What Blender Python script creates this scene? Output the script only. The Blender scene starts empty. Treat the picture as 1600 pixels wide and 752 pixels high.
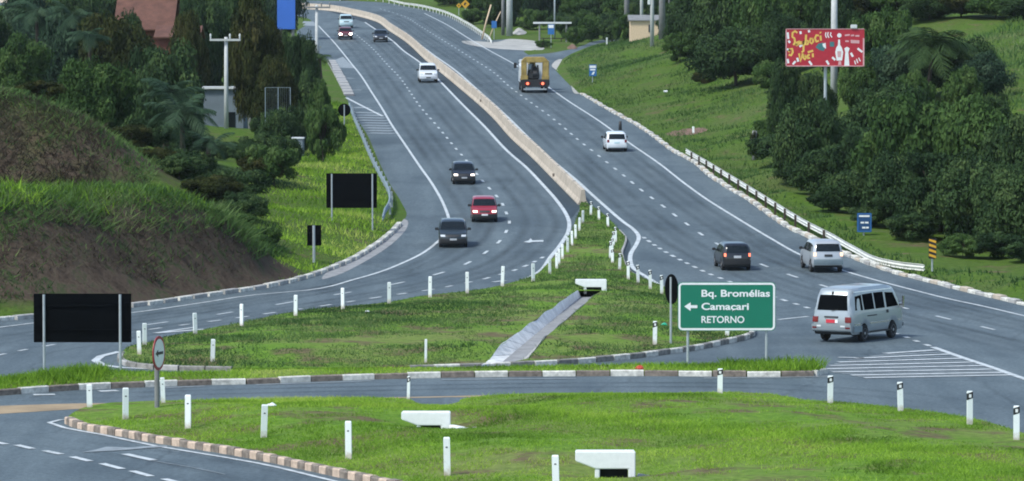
import bpy, bmesh, math, random
import numpy as np
from mathutils import Vector, Matrix
from mathutils.geometry import delaunay_2d_cdt

random.seed(7); RNG = np.random.default_rng(7)
scene = bpy.context.scene
COL = scene.collection
H, F, YH = 10.5, 6000.0, 100.0
TH = math.atan((376 - YH) / F)
CT, ST = math.cos(TH), math.sin(TH)

# ------------------------------------------------------------------ ground profile and photo geometry
SL = 0.0457
def zg(y):
    """height of the carriageway at distance y: level near the junction, then a steady climb up the hill"""
    if y < 150: return 0.0
    if y < 200: return SL * (y - 150) ** 2 / 100
    if y < 660: return SL * (y - 175)
    if y < 760:
        t = y - 660
        return SL * 485 + SL * t - SL * t * t / 200
    return SL * 485 + SL * 50
def zgv(y):
    y = np.asarray(y, float)
    t = np.clip(y - 660, 0, 100)
    return np.where(y < 150, 0, np.where(y < 200, SL * (y - 150) ** 2 / 100, np.where(y < 660, SL * (y - 175), SL * 485 + SL * t - SL * t * t / 200)))
def ray(px, py):
    cx, cy = (px - 800) / F, (376 - py) / F
    return Vector((cx, CT + cy * ST, -ST + cy * CT))
def at(px, py, D):
    d = ray(px, py); k = D / d.y
    return Vector((d.x * k, D, H + d.z * k))
def G(px, py, h=0.0):
    d = ray(px, py); lo, hi = 40.0, 1400.0
    for _ in range(50):
        m = (lo + hi) / 2; k = m / d.y
        if H + d.z * k > zg(m) + h: lo = m
        else: hi = m
    k = lo / d.y
    return Vector((d.x * k, lo, zg(lo) + h))
def S(D): return F / D                       # photo pixels per metre at distance D

def catmull(P, step=1.5, closed=False):
    """smooth world polyline through the points P (2D), sampled about every step metres"""
    P = [Vector((p[0], p[1])) for p in P]; n = len(P); out = []
    rng = range(n if closed else n - 1)
    for i in rng:
        p1, p2 = P[i], P[(i + 1) % n]
        p0 = P[(i - 1) % n] if (closed or i > 0) else p1 * 2 - p2
        p3 = P[(i + 2) % n] if (closed or i + 2 < n) else p2 * 2 - p1
        L = (p2 - p1).length
        if L < 1e-4: continue
        # centripetal-like tangents
        d0, d2 = max((p1 - p0).length, .01), max((p3 - p2).length, .01)
        m1 = ((p1 - p0) / d0 * L + (p2 - p1) / L * d0) / (d0 + L) * L
        m2 = ((p3 - p2) / d2 * L + (p2 - p1) / L * d2) / (d2 + L) * L
        k = max(1, int(L / step))
        for j in range(k):
            t = j / k
            out.append(p1 * (2*t**3 - 3*t*t + 1) + m1 * (t**3 - 2*t*t + t) + p2 * (-2*t**3 + 3*t*t) + m2 * (t**3 - t*t))
    if not closed: out.append(P[-1].copy())
    return out
def PX(pts, h=0.0):
    return [G(x, y, h) for x, y in pts]
def path(pts, step=1.5, closed=False, h=0.0):
    return catmull(PX(pts, h), step, closed)

def inpoly(P, poly):
    P = np.asarray(P, float); x, y = P[:, 0], P[:, 1]
    Q = np.asarray([(p[0], p[1]) for p in poly], float); R = np.roll(Q, -1, 0)
    c = np.zeros(len(P), bool)
    for (x1, y1), (x2, y2) in zip(Q, R):
        if y1 == y2: continue
        c ^= ((y1 > y) != (y2 > y)) & (x < (x2 - x1) * (y - y1) / (y2 - y1) + x1)
    return c
def pdist(P, poly, closed=True):
    P = np.asarray(P, float)[:, :2]
    Q = np.asarray([(p[0], p[1]) for p in poly], float)
    A = Q if closed else Q[:-1]; B = np.roll(Q, -1, 0) if closed else Q[1:]
    best = np.full(len(P), 1e9)
    if len(P) < 60:
        dd = B - A; LL = np.maximum((dd ** 2).sum(1), 1e-9)
        for k, p in enumerate(P):
            t = np.clip(((p - A) * dd).sum(1) / LL, 0, 1); best[k] = np.sqrt((((p - A) - t[:, None] * dd) ** 2).sum(1).min())
        return best
    for a, b in zip(A, B):
        d = b - a; L = d @ d
        if L < 1e-9: continue
        t = np.clip(((P - a) @ d) / L, 0, 1)
        best = np.minimum(best, np.hypot(*(P - a - t[:, None] * d).T))
    return best
def sstep(t):
    t = np.clip(t, 0, 1); return t * t * (3 - 2 * t)
def cdt(loops, extra):
    verts, edges = [], []
    for lp in loops:
        b = len(verts); n = len(lp)
        verts += [Vector((p[0], p[1])) for p in lp]
        edges += [(b + i, b + (i + 1) % n) for i in range(n)]
    verts += [Vector((p[0], p[1])) for p in extra]
    v, e, f, *_ = delaunay_2d_cdt(verts, edges, [], 0, 1e-5)
    V = np.array([(p[0], p[1]) for p in v]); Fc = np.array([t for t in f if len(t) == 3])
    return V, Fc
def resample(P, step):
    out = []
    n = len(P)
    for i in range(n):
        a, b = Vector(P[i][:2]), Vector(P[(i + 1) % n][:2]); k = max(1, int((b - a).length / step))
        out += [a.lerp(b, j / k) for j in range(k)]
    return out

# ------------------------------------------------------------------ objects
def props(o, label=None, cat=None, group=None, kind=None):
    if label: o['label'] = label
    if cat: o['category'] = cat
    if group: o['group'] = group
    if kind: o['kind'] = kind
    return o
def empty(name, loc=(0, 0, 0), label=None, cat=None, group=None, parent=None, mat=None):
    o = bpy.data.objects.new(name, None); COL.objects.link(o); o.empty_display_size = .2
    if mat is not None: o.matrix_world = mat
    else: o.location = loc
    if parent: o.parent = parent
    return props(o, label, cat, group)
def meshobj(name, verts, faces, mats, parent=None, smooth=False, midx=None):
    me = bpy.data.meshes.new(name); me.from_pydata([tuple(v) for v in verts], [], [tuple(f) for f in faces])
    for m in (mats if isinstance(mats, (list, tuple)) else [mats]): me.materials.append(m)
    if midx is not None: me.polygons.foreach_set('material_index', np.asarray(midx, np.int32))
    if smooth: me.polygons.foreach_set('use_smooth', np.ones(len(me.polygons), bool))
    me.update()
    o = bpy.data.objects.new(name, me); COL.objects.link(o)
    if parent: o.parent = parent
    return o
def fastmesh(name, V, Fq, mat, tone=None, smooth=False):
    """mesh from numpy arrays: V (n,3), Fq (m,k) all faces with k corners; tone = per-vertex float"""
    me = bpy.data.meshes.new(name); m, k = Fq.shape
    me.vertices.add(len(V)); me.vertices.foreach_set('co', np.ascontiguousarray(V, np.float32).ravel())
    me.loops.add(m * k); me.loops.foreach_set('vertex_index', np.ascontiguousarray(Fq, np.int32).ravel())
    me.polygons.add(m); me.polygons.foreach_set('loop_start', np.arange(0, m * k, k, dtype=np.int32))
    if smooth: me.polygons.foreach_set('use_smooth', np.ones(m, bool))
    if tone is not None:
        a = me.attributes.new('tone', 'FLOAT', 'POINT'); a.data.foreach_set('value', np.ascontiguousarray(tone, np.float32))
    me.materials.append(mat); me.update(calc_edges=True); me.validate()
    return me
def link(name, me, parent=None):
    o = bpy.data.objects.new(name, me); COL.objects.link(o)
    if parent: o.parent = parent
    return o
def copy_tree(o, parent=None, kids=None):
    if kids is None:
        kids = {}
        for q in scene.objects:
            if q.parent: kids.setdefault(q.parent.name, []).append(q)
    c = o.copy(); COL.objects.link(c)
    if parent: c.parent = parent
    for ch in kids.get(o.name, []): copy_tree(ch, c, kids)
    return c

class MB:
    """collects simple solids into one mesh"""
    def __init__(s): s.v, s.f, s.m = [], [], []
    def add(s, v, f, m=0):
        b = len(s.v); s.v += [Vector(p) for p in v]; s.f += [tuple(b + i for i in q) for q in f]; s.m += [m] * len(f); return s
    def box(s, c, d, m=0, rot=None):
        c = Vector(c); hx, hy, hz = d[0] / 2, d[1] / 2, d[2] / 2
        v = [Vector((x, y, z)) for z in (-hz, hz) for y in (-hy, hy) for x in (-hx, hx)]
        if rot is not None: v = [rot @ p for p in v]
        return s.add([c + p for p in v], [(0, 2, 3, 1), (4, 5, 7, 6), (0, 1, 5, 4), (2, 6, 7, 3), (0, 4, 6, 2), (1, 3, 7, 5)], m)
    def tube(s, p0, p1, r0, r1=None, n=10, m=0):
        p0, p1 = Vector(p0), Vector(p1); r1 = r0 if r1 is None else r1
        z = (p1 - p0).normalized(); x = z.orthogonal().normalized(); y = z.cross(x)
        v = []
        for p, r in ((p0, r0), (p1, r1)):
            v += [p + (x * math.cos(2*math.pi*i/n) + y * math.sin(2*math.pi*i/n)) * r for i in range(n)]
        f = [(i, (i+1) % n, n + (i+1) % n, n + i) for i in range(n)] + [tuple(range(n))[::-1], tuple(range(n, 2*n))]
        return s.add(v, f, m)
    def chain(s, P, R, n=8, m=0):
        v, f = [], []
        for k, (p, r) in enumerate(zip(P, R)):
            p = Vector(p); a = Vector(P[max(k-1, 0)]); b = Vector(P[min(k+1, len(P)-1)])
            z = (b - a).normalized(); x = (Vector((1, .01, 0)) - z * z.x).normalized() if abs(z.x) < .95 else z.orthogonal().normalized(); y = z.cross(x)
            v += [p + (x * math.cos(2*math.pi*i/n) + y * math.sin(2*math.pi*i/n)) * r for i in range(n)]
        for k in range(len(P) - 1):
            f += [(k*n+i, k*n+(i+1) % n, (k+1)*n+(i+1) % n, (k+1)*n+i) for i in range(n)]
        f += [tuple(range(n))[::-1], tuple(range((len(P)-1)*n, len(P)*n))]
        return s.add(v, f, m)
    def prism(s, poly, axis, a, b, m=0):
        """extrude a 2D polygon along axis x/y/z from a to b (poly given in the two other axes, in xyz order)"""
        def mk(p, t): return {'x': (t, p[0], p[1]), 'y': (p[0], t, p[1]), 'z': (p[0], p[1], t)}[axis]
        n = len(poly)
        v = [mk(p, a) for p in poly] + [mk(p, b) for p in poly]
        return s.add(v, [(i, (i+1) % n, n + (i+1) % n, n + i) for i in range(n)] + [tuple(range(n))[::-1], tuple(range(n, 2*n))], m)
    def lathe(s, prof, c, axis, n=20, m=0):
        """prof: list of (r, t) along axis"""
        c = Vector(c); v, f = [], []
        for r, t in prof:
            for i in range(n):
                a = 2*math.pi*i/n
                q = {'x': (t, r*math.cos(a), r*math.sin(a)), 'y': (r*math.cos(a), t, r*math.sin(a)), 'z': (r*math.cos(a), r*math.sin(a), t)}[axis]
                v.append(c + Vector(q))
        for k in range(len(prof) - 1):
            f += [(k*n+i, k*n+(i+1) % n, (k+1)*n+(i+1) % n, (k+1)*n+i) for i in range(n)]
        f += [tuple(range(n))[::-1], tuple(range((len(prof)-1)*n, len(prof)*n))]
        return s.add(v, f, m)
    def build(s, name, mats, parent=None, bevel=0, smooth=False):
        o = meshobj(name, s.v, s.f, mats, parent, smooth, s.m)
        bm = bmesh.new(); bm.from_mesh(o.data); bmesh.ops.recalc_face_normals(bm, faces=bm.faces)
        if bevel: bmesh.ops.bevel(bm, geom=[e for e in bm.edges if len(e.link_faces) == 2 and e.calc_face_angle(0) > .5], offset=bevel, segments=2, affect='EDGES', clamp_overlap=True)
        bm.to_mesh(o.data); bm.free()
        return o

# ------------------------------------------------------------------ materials
def nt(name):
    m = bpy.data.materials.new(name); m.use_nodes = True
    t = m.node_tree; b = t.nodes['Principled BSDF']
    return m, t, b
def N(t, ty, **kw):
    n = t.nodes.new(ty)
    for k, v in kw.items():
        if k.startswith('i_'): n.inputs[k[2:].replace('_', ' ')].default_value = v
        else: setattr(n, k, v)
    return n
def rgba(c): return (c[0], c[1], c[2], 1)
def ramp(t, fac, stops):
    r = N(t, 'ShaderNodeValToRGB'); cr = r.color_ramp
    while len(cr.elements) < len(stops): cr.elements.new(.5)
    for e, (p, c) in zip(cr.elements, stops): e.position = p; e.color = rgba(c) if len(c) == 3 else c
    t.links.new(fac, r.inputs['Fac']); return r.outputs['Color']
def noise(t, scale, detail=4, rough=.55, vec=None, dist=0):
    n = N(t, 'ShaderNodeTexNoise'); n.inputs['Scale'].default_value = scale; n.inputs['Detail'].default_value = detail
    n.inputs['Roughness'].default_value = rough; n.inputs['Distortion'].default_value = dist
    if vec is None:
        if not hasattr(t, '_geo') : pass
        g = N(t, 'ShaderNodeNewGeometry'); vec = g.outputs['Position']
    t.links.new(vec, n.inputs['Vector']); return n.outputs['Fac']
def mix(t, a, b, fac, mode='MIX'):
    m = N(t, 'ShaderNodeMix'); m.data_type = 'RGBA'; m.blend_type = mode
    for i, x in ((6, a), (7, b), (0, fac)):
        if isinstance(x, (int, float)): m.inputs[i].default_value = x
        elif isinstance(x, tuple): m.inputs[i].default_value = rgba(x)
        else: t.links.new(x, m.inputs[i])
    return m.outputs[2]
def flat(name, c, rough=.5, metal=0, var=.12, scale=6, coat=0, spec=.5):
    """plain material with a little procedural unevenness"""
    m, t, b = nt(name)
    n = noise(t, scale, 5, .6, N(t, 'ShaderNodeTexCoord').outputs['Object'])
    col = ramp(t, n, [(.3, tuple(x * (1 - var) for x in c)), (.7, tuple(min(1, x * (1 + var)) for x in c))])
    t.links.new(col, b.inputs['Base Color'])
    b.inputs['Roughness'].default_value = rough; b.inputs['Metallic'].default_value = metal
    b.inputs['Coat Weight'].default_value = coat; b.inputs['Specular IOR Level'].default_value = spec
    return m
def bump(t, b, h, strength=.3, dist=.02):
    bp = N(t, 'ShaderNodeBump'); bp.inputs['Strength'].default_value = strength; bp.inputs['Distance'].default_value = dist
    t.links.new(h, bp.inputs['Height']); t.links.new(bp.outputs['Normal'], b.inputs['Normal'])
def lamp(name, c, e):
    m, t, b = nt(name); b.inputs['Base Color'].default_value = rgba(c); b.inputs['Roughness'].default_value = .2
    b.inputs['Emission Color'].default_value = rgba(c); b.inputs['Emission Strength'].default_value = e
    return m

def asphalt(name, lo, hi, grain=.2):
    m, t, b = nt(name)
    g = N(t, 'ShaderNodeNewGeometry').outputs['Position']
    mp = N(t, 'ShaderNodeMapping'); mp.inputs['Scale'].default_value = (1, .07, 1); t.links.new(g, mp.inputs['Vector'])
    big = ramp(t, noise(t, .7, 6, .62, mp.outputs['Vector'], .3), [(.28, lo), (.72, hi)])
    patch = ramp(t, noise(t, .09, 4, .6, g, 1.2), [(.32, (.74, .76, .78)), (.50, (1, 1, 1)), (.72, (1.16, 1.14, 1.12))])
    spots = ramp(t, noise(t, .9, 5, .75, g, .4), [(.22, (.62, .63, .65)), (.38, (1, 1, 1))])
    fine = ramp(t, noise(t, 6, 3, .85, g), [(.25, (1 - grain * 2.6,) * 3), (.75, (1 + grain * 2.6,) * 3)])
    c = mix(t, mix(t, mix(t, big, patch, 1.0, 'MULTIPLY'), spots, 1.0, 'MULTIPLY'), fine, 1.0, 'MULTIPLY')
    # fine transverse and lengthwise cracks, sealed with tar
    vo = N(t, 'ShaderNodeTexVoronoi'); vo.feature = 'DISTANCE_TO_EDGE'; vo.inputs['Scale'].default_value = .11
    wv = N(t, 'ShaderNodeVectorMath', operation='ADD'); nz = N(t, 'ShaderNodeTexNoise'); nz.inputs['Scale'].default_value = .5; t.links.new(g, nz.inputs['Vector'])
    t.links.new(g, wv.inputs[0]); t.links.new(nz.outputs['Color'], wv.inputs[1]); t.links.new(wv.outputs[0], vo.inputs['Vector'])
    cr = ramp(t, vo.outputs['Distance'], [(.0, (.62, .62, .62)), (.006, (.7, .7, .7)), (.010, (1, 1, 1))])
    c = mix(t, c, cr, .55, 'MULTIPLY')
    t.links.new(c, b.inputs['Base Color']); b.inputs['Roughness'].default_value = .75; b.inputs['Specular IOR Level'].default_value = .3
    bump(t, b, noise(t, 40, 2, .6, g), .25, .01)
    return m
def paintmark(name, c):
    m, t, b = nt(name)
    g = N(t, 'ShaderNodeNewGeometry').outputs['Position']
    w = ramp(t, noise(t, 2.2, 6, .75, g), [(.33, tuple(x * .55 for x in c)), (.55, c)])
    t.links.new(w, b.inputs['Base Color']); b.inputs['Roughness'].default_value = .6
    return m
def soilgrass(name, dry=.4, brown=False, dim=1.0):
    """short turf over earth: green with yellow and bare brown patches; steep faces show the earth"""
    m, t, b = nt(name)
    geo = N(t, 'ShaderNodeNewGeometry'); g = geo.outputs['Position']
    n1 = noise(t, .5, 6, .65, g); n2 = noise(t, 3.5, 5, .7, g); n3 = noise(t, .16, 4, .6, g, .5)
    green = ramp(t, n2, [(.25, (.05, .105, .012)), (.5, (.11, .21, .022)), (.78, (.19, .30, .04))])
    yel = ramp(t, n2, [(.25, (.09, .125, .03)), (.75, (.22, .26, .075))])
    soil = ramp(t, n2, [(.3, (.07, .05, .03)), (.75, (.20, .145, .09))])
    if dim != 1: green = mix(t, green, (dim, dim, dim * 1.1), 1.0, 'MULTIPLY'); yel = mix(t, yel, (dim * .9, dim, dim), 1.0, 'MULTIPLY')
    c = mix(t, green, yel, ramp(t, n3, [(.42, (0, 0, 0)), (.68, (1, 1, 1))]))
    c = mix(t, c, soil, ramp(t, n1, [(.58 - dry * .12, (0, 0, 0)), (.70 - dry * .12, (.9, .9, .9))]))
    if brown:
        sp = N(t, 'ShaderNodeSeparateXYZ'); t.links.new(geo.outputs['Normal'], sp.inputs[0])
        ad = N(t, 'ShaderNodeMath', operation='ADD'); t.links.new(sp.outputs['Z'], ad.inputs[0])
        mu = N(t, 'ShaderNodeMath', operation='MULTIPLY_ADD'); t.links.new(n1, mu.inputs[0]); mu.inputs[1].default_value = .3; mu.inputs[2].default_value = -.15
        t.links.new(mu.outputs[0], ad.inputs[1])
        st = ramp(t, ad.outputs[0], [(.84, (1, 1, 1)), (.95, (0, 0, 0))])
        mp = N(t, 'ShaderNodeMapping'); mp.inputs['Scale'].default_value = (1.4, 1.4, .5); t.links.new(g, mp.inputs['Vector'])
        earth = ramp(t, noise(t, 1.1, 7, .7, mp.outputs['Vector'], .4), [(.25, (.028, .021, .015)), (.42, (.066, .047, .034)), (.53, (.095, .070, .050)), (.62, (.048, .062, .026)), (.78, (.055, .085, .028))])
        c = mix(t, c, earth, st)
    t.links.new(c, b.inputs['Base Color']); b.inputs['Roughness'].default_value = .95; b.inputs['Specular IOR Level'].default_value = .1
    bump(t, b, n2, .8, .12)
    return m
def leafmat(name, cols, transl=.25):
    m, t, b = nt(name)
    a = N(t, 'ShaderNodeAttribute', attribute_name='tone')
    oi = N(t, 'ShaderNodeObjectInfo')
    ri = N(t, 'ShaderNodeNewGeometry')
    s = N(t, 'ShaderNodeMath', operation='MULTIPLY_ADD'); t.links.new(ri.outputs['Random Per Island'], s.inputs[0]); s.inputs[1].default_value = .35; t.links.new(a.outputs['Fac'], s.inputs[2])
    s2 = N(t, 'ShaderNodeMath', operation='MULTIPLY_ADD'); t.links.new(oi.outputs['Random'], s2.inputs[0]); s2.inputs[1].default_value = .3; t.links.new(s.outputs[0], s2.inputs[2])
    s3 = N(t, 'ShaderNodeMath', operation='SUBTRACT'); t.links.new(s2.outputs[0], s3.inputs[0]); s3.inputs[1].default_value = .3
    k = len(cols); c = ramp(t, s3.outputs[0], [(i / (k - 1), cc) for i, cc in enumerate(cols)])
    t.links.new(c, b.inputs['Base Color']); b.inputs['Roughness'].default_value = .75; b.inputs['Specular IOR Level'].default_value = .08
    tr = N(t, 'ShaderNodeBsdfTranslucent'); t.links.new(c, tr.inputs['Color'])
    mx = N(t, 'ShaderNodeMixShader'); mx.inputs[0].default_value = transl
    t.links.new(b.outputs[0], mx.inputs[1]); t.links.new(tr.outputs[0], mx.inputs[2])
    t.links.new(mx.outputs[0], t.nodes['Material Output'].inputs['Surface'])
    return m

M = {}
M['asphalt'] = asphalt('asphalt', (.068, .092, .106), (.112, .143, .157))
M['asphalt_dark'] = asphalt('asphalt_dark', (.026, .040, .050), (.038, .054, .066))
M['mark'] = paintmark('road_paint', (.55, .58, .58))
M['mark_worn'] = paintmark('road_paint_worn', (.26, .29, .30))
M['concrete'] = flat('concrete', (.36, .35, .33), .9, var=.3, scale=3)
M['barrier'] = flat('barrier_concrete', (.46, .39, .31), .9, var=.22, scale=1.3)
M['gutter'] = flat('gutter_concrete', (.25, .25, .25), .9, var=.25, scale=1.5)
M['kerb_white'] = flat('kerb_white', (.58, .56, .50), .85, var=.38, scale=5)
M['kerb_dark'] = flat('kerb_dark', (.21, .20, .18), .9, var=.45, scale=5)
M['kerb_pink'] = flat('kerb_pink', (.50, .38, .29), .9, var=.25, scale=5)
M['kerb_brown'] = flat('kerb_brown', (.20, .165, .135), .9, var=.45, scale=5)
M['white'] = flat('white_paint', (.78, .79, .78), .55, var=.06)
def stained(name, c):
    m, t, b = nt(name); tc = N(t, 'ShaderNodeTexCoord').outputs['Object']; sp = N(t, 'ShaderNodeSeparateXYZ'); t.links.new(tc, sp.inputs[0])
    oi = N(t, 'ShaderNodeObjectInfo'); g = N(t, 'ShaderNodeNewGeometry').outputs['Position']
    ad = N(t, 'ShaderNodeMath', operation='MULTIPLY_ADD'); t.links.new(noise(t, 9, 4, .7, g), ad.inputs[0]); ad.inputs[1].default_value = .5; t.links.new(sp.outputs['Z'], ad.inputs[2])
    f = ramp(t, ad.outputs[0], [(.22, (.42, .36, .27)), (.40, (.70, .69, .64)), (.50, c)])
    v = ramp(t, oi.outputs['Random'], [(0, (.92, .92, .91)), (1, (1, 1, 1))])
    s = ramp(t, noise(t, 5, 5, .7, g), [(.26, (.78, .76, .70)), (.40, (1, 1, 1))])
    t.links.new(mix(t, mix(t, f, v, 1.0, 'MULTIPLY'), s, 1.0, 'MULTIPLY'), b.inputs['Base Color']); b.inputs['Roughness'].default_value = .65; return m
M['post_white'] = stained('post_white', (.82, .86, .85))
M['black'] = flat('black_paint', (.012, .012, .013), .5)
M['signback'] = flat('sign_back', (.0022, .003, .004), .9, var=.2, scale=1, spec=.04)
M['galv'] = flat('galvanised', (.42, .46, .48), .45, .4, var=.12)
M['rail'] = flat('guardrail_white', (.66, .66, .61), .5, .1, var=.15, scale=2)
M['rail_grey'] = flat('guardrail_grey', (.24, .30, .33), .5, .3, var=.15, scale=2)
M['sand'] = flat('sand', (.30, .22, .13), .95, var=.25, scale=.7)
M['gravel'] = flat('gravel', (.36, .35, .32), .95, var=.25, scale=.6)
M['turf'] = soilgrass('turf', .66)
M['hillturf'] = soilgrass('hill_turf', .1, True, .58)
M['blade'] = leafmat('grass_blade', [(.06, .12, .016), (.16, .30, .03), (.30, .47, .05), (.46, .52, .13)], .4)
M['blade_far'] = leafmat('grass_blade_far', [(.030, .068, .020), (.062, .125, .036), (.105, .185, .052), (.175, .225, .085)], .3)
M['dry'] = leafmat('dry_scrub', [(.035, .028, .02), (.065, .054, .038), (.095, .085, .055), (.06, .08, .03)], .25)
M['leaf'] = leafmat('leaf_dark', [(.016, .035, .014), (.031, .062, .024), (.051, .092, .032), (.088, .135, .046)])
M['leaf_light'] = leafmat('leaf_light', [(.024, .052, .016), (.046, .092, .025), (.074, .132, .036), (.115, .17, .055)])
M['leaf_brown'] = leafmat('leaf_brown', [(.016, .022, .008), (.03, .042, .012), (.05, .058, .016), (.075, .072, .026)])
M['leaf_blue'] = leafmat('leaf_blue', [(.014, .032, .020), (.027, .056, .033), (.046, .086, .046), (.08, .125, .07)])
M['bark'] = flat('bark', (.055, .042, .032), .95, var=.4, scale=4)
M['pole'] = flat('pole_concrete', (.46, .47, .46), .85, var=.12, scale=2)
M['pole_dark'] = flat('pole_weathered', (.20, .20, .20), .9, var=.2, scale=2)
M['glass'] = flat('car_glass', (.008, .012, .014), .12, var=.1, spec=.35)
M['glass_van'] = flat('van_glass', (.004, .005, .006), .25, var=.1, spec=.0)
M['tyre'] = flat('tyre', (.014, .014, .015), .85)
M['rim'] = flat('rim', (.38, .39, .40), .35, .6)
M['trim'] = flat('dark_trim', (.022, .023, .025), .6)
M['chrome'] = flat('chrome', (.62, .63, .65), .2, .9)
M['plate'] = flat('number_plate', (.45, .46, .47), .5)
M['plate_red'] = flat('number_plate_red', (.55, .03, .05), .5)
M['tail'] = flat('tail_lens', (.16, .012, .014), .25)
M['tail_lit'] = lamp('tail_lens_lit', (1.0, .20, .10), .75)
M['tail_warm'] = lamp('tail_lens_warm', (1.0, .55, .33), .7)
M['head'] = flat('head_lens', (.55, .58, .6), .1)
M['head_lit'] = lamp('head_lens_lit', (1.0, .86, .74), 1.6)
M['head_bright'] = lamp('head_lens_bright', (1.0, .90, .78), 30)
def carpaint(n, c, rough=.28, metal=.0): return flat('paint_' + n, c, rough, metal, .04, 2, .5)
M['p_silver'] = carpaint('silver', (.33, .37, .39), .35, .3)
M['p_white'] = carpaint('white', (.72, .75, .77))
M['p_pearl'] = carpaint('pearl', (.44, .46, .48), .3, .25)
M['p_black'] = carpaint('black', (.010, .011, .014))
M['p_navy'] = carpaint('navy', (.012, .016, .026))
M['p_red'] = carpaint('red', (.30, .012, .022))
M['p_grey'] = carpaint('greengrey', (.020, .028, .031), .3, .1)
M['p_redfar'] = carpaint('redfar', (.16, .02, .02))
M['p_aqua'] = carpaint('aqua', (.45, .60, .62))
M['yellow'] = flat('machine_yellow', (.34, .245, .07), .6, var=.35, scale=2)
M['yellow_sign'] = flat('sign_yellow', (.62, .33, .02), .5)
M['green_sign'] = flat('sign_green', (.0, .165, .095), .5, var=.05, scale=2)
M['blue_sign'] = flat('sign_blue', (.02, .13, .36), .5, var=.08)
M['blue_dark'] = flat('sign_blue_dark', (.012, .06, .16), .5)
M['blue_panel'] = flat('blue_panel', (.03, .13, .50), .6, var=.06, scale=.6)
M['red_sign'] = flat('sign_red', (.32, .02, .03), .5)
M['red_board'] = flat('board_red', (.42, .018, .035), .55, var=.1)
M['art_yellow'] = flat('art_yellow', (.72, .48, .10), .6)
M['art_teal'] = flat('art_teal', (.05, .17, .18), .6)
M['art_pink'] = flat('art_pink', (.62, .35, .36), .6)
M['wall_cream'] = flat('wall_cream', (.62, .47, .31), .9, var=.1)
M['wall_grey'] = flat('wall_grey', (.15, .185, .215), .9, var=.15, scale=1)
M['wall_white'] = flat('wall_white', (.60, .62, .62), .9, var=.12)
M['roof_tile'] = flat('roof_tile', (.115, .05, .034), .9, var=.3, scale=1.2)
M['wall_red'] = flat('wall_red', (.14, .045, .03), .9, var=.25)
M['earth'] = flat('red_earth', (.17, .10, .07), .95, var=.3, scale=1)
M['hollow_shade'] = flat('culvert_shade', (.006, .006, .006), .95)
M['litter'] = flat('litter', (.7, .72, .72), .7)
M['seam'] = flat('sign_seam', (.0, .15, .10), .6)

def trackmat():
    m, t, b = nt('tyre_track'); b.inputs['Base Color'].default_value = (.028, .034, .038, 1); b.inputs['Roughness'].default_value = .65
    at_ = N(t, 'ShaderNodeAttribute', attribute_name='tone'); g = N(t, 'ShaderNodeNewGeometry').outputs['Position']
    mp = N(t, 'ShaderNodeMapping'); mp.inputs['Scale'].default_value = (1, .1, 1); t.links.new(g, mp.inputs['Vector'])
    mu = N(t, 'ShaderNodeMath', operation='MULTIPLY'); t.links.new(at_.outputs['Fac'], mu.inputs[0]); t.links.new(ramp(t, noise(t, .5, 5, .6, mp.outputs['Vector']), [(.3, (.25, .25, .25)), (.7, (1, 1, 1))]), mu.inputs[1])
    tr = N(t, 'ShaderNodeBsdfTransparent'); mx = N(t, 'ShaderNodeMixShader'); t.links.new(mu.outputs[0], mx.inputs[0]); t.links.new(tr.outputs[0], mx.inputs[1]); t.links.new(b.outputs[0], mx.inputs[2]); t.links.new(mx.outputs[0], t.nodes['Material Output'].inputs['Surface']); return m
M['track'] = trackmat()
# ------------------------------------------------------------------ outline of the paved area
left_px = [(462, 25), (464, 52), (480, 78), (505, 90), (513, 98), (529, 128), (541, 152), (557, 185), (574, 211), (591, 250), (610, 289), (628, 318), (635, 338),
           (624, 352), (604, 372), (579, 390), (550, 407), (512, 423), (456, 441), (409, 451), (319, 464), (216, 479), (47, 498), (0, 502), (-200, 522), (-520, 552)]
right_px = [(1500, 452), (1453, 441), (1413, 431), (1366, 416), (1326, 400), (1273, 375), (1236, 358), (1199, 333), (1167, 311), (1138, 294), (1106, 272),
            (1087, 256), (1055, 238), (1017, 210), (990, 193), (960, 177), (936, 163), (909, 147)]
left_w = [Vector((-150, 612)), Vector((-80, 606)), Vector((-48, 594))] + PX(left_px)
junction = PX([(903, 146), (883, 126), (868, 110), (878, 93), (893, 84), (917, 74), (936, 68), (966, 63), (960, 60), (925, 65), (912, 71), (893, 77), (862, 83), (826, 86),
               (818, 81), (843, 68), (835, 64), (800, 61)])
far_w = PX([(766, 63), (753, 55), (730, 40), (686, 21), (640, 11), (560, 2)]) + [Vector((-60, 640)), Vector((-90, 641)), Vector((-150, 640))]
LEFT = catmull(left_w, 1.6)
RIGHT = catmull(PX([(2300, 610), (2000, 556), (1800, 515), (1599, 476), (1512, 456)] + right_px[1:]), 1.6)
FAR = catmull(far_w, 3)
ROAD = LEFT + [Vector((-75, 100)), Vector((-75, 62)), Vector((70, 62))] + RIGHT + [Vector((p.x, p.y)) for p in junction] + FAR

# ------------------------------------------------------------------ relief of the land beside the road
ctl = []
def c_at(px, py, D):
    p = at(px, py, D); ctl.append((p.x, p.y, p.z - zg(D)))
def c_h(px, py, h):
    p = G(px, py, h); ctl.append((p.x, p.y, h))
def c_xy(x, y, h): ctl.append((x, y, h))
for p in resample(LEFT, 9)[::1] + resample(RIGHT, 9): ctl.append((p.x, p.y, 0.0))
for p in junction + far_w[::2]: ctl.append((p.x, p.y, 0.0))
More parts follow.
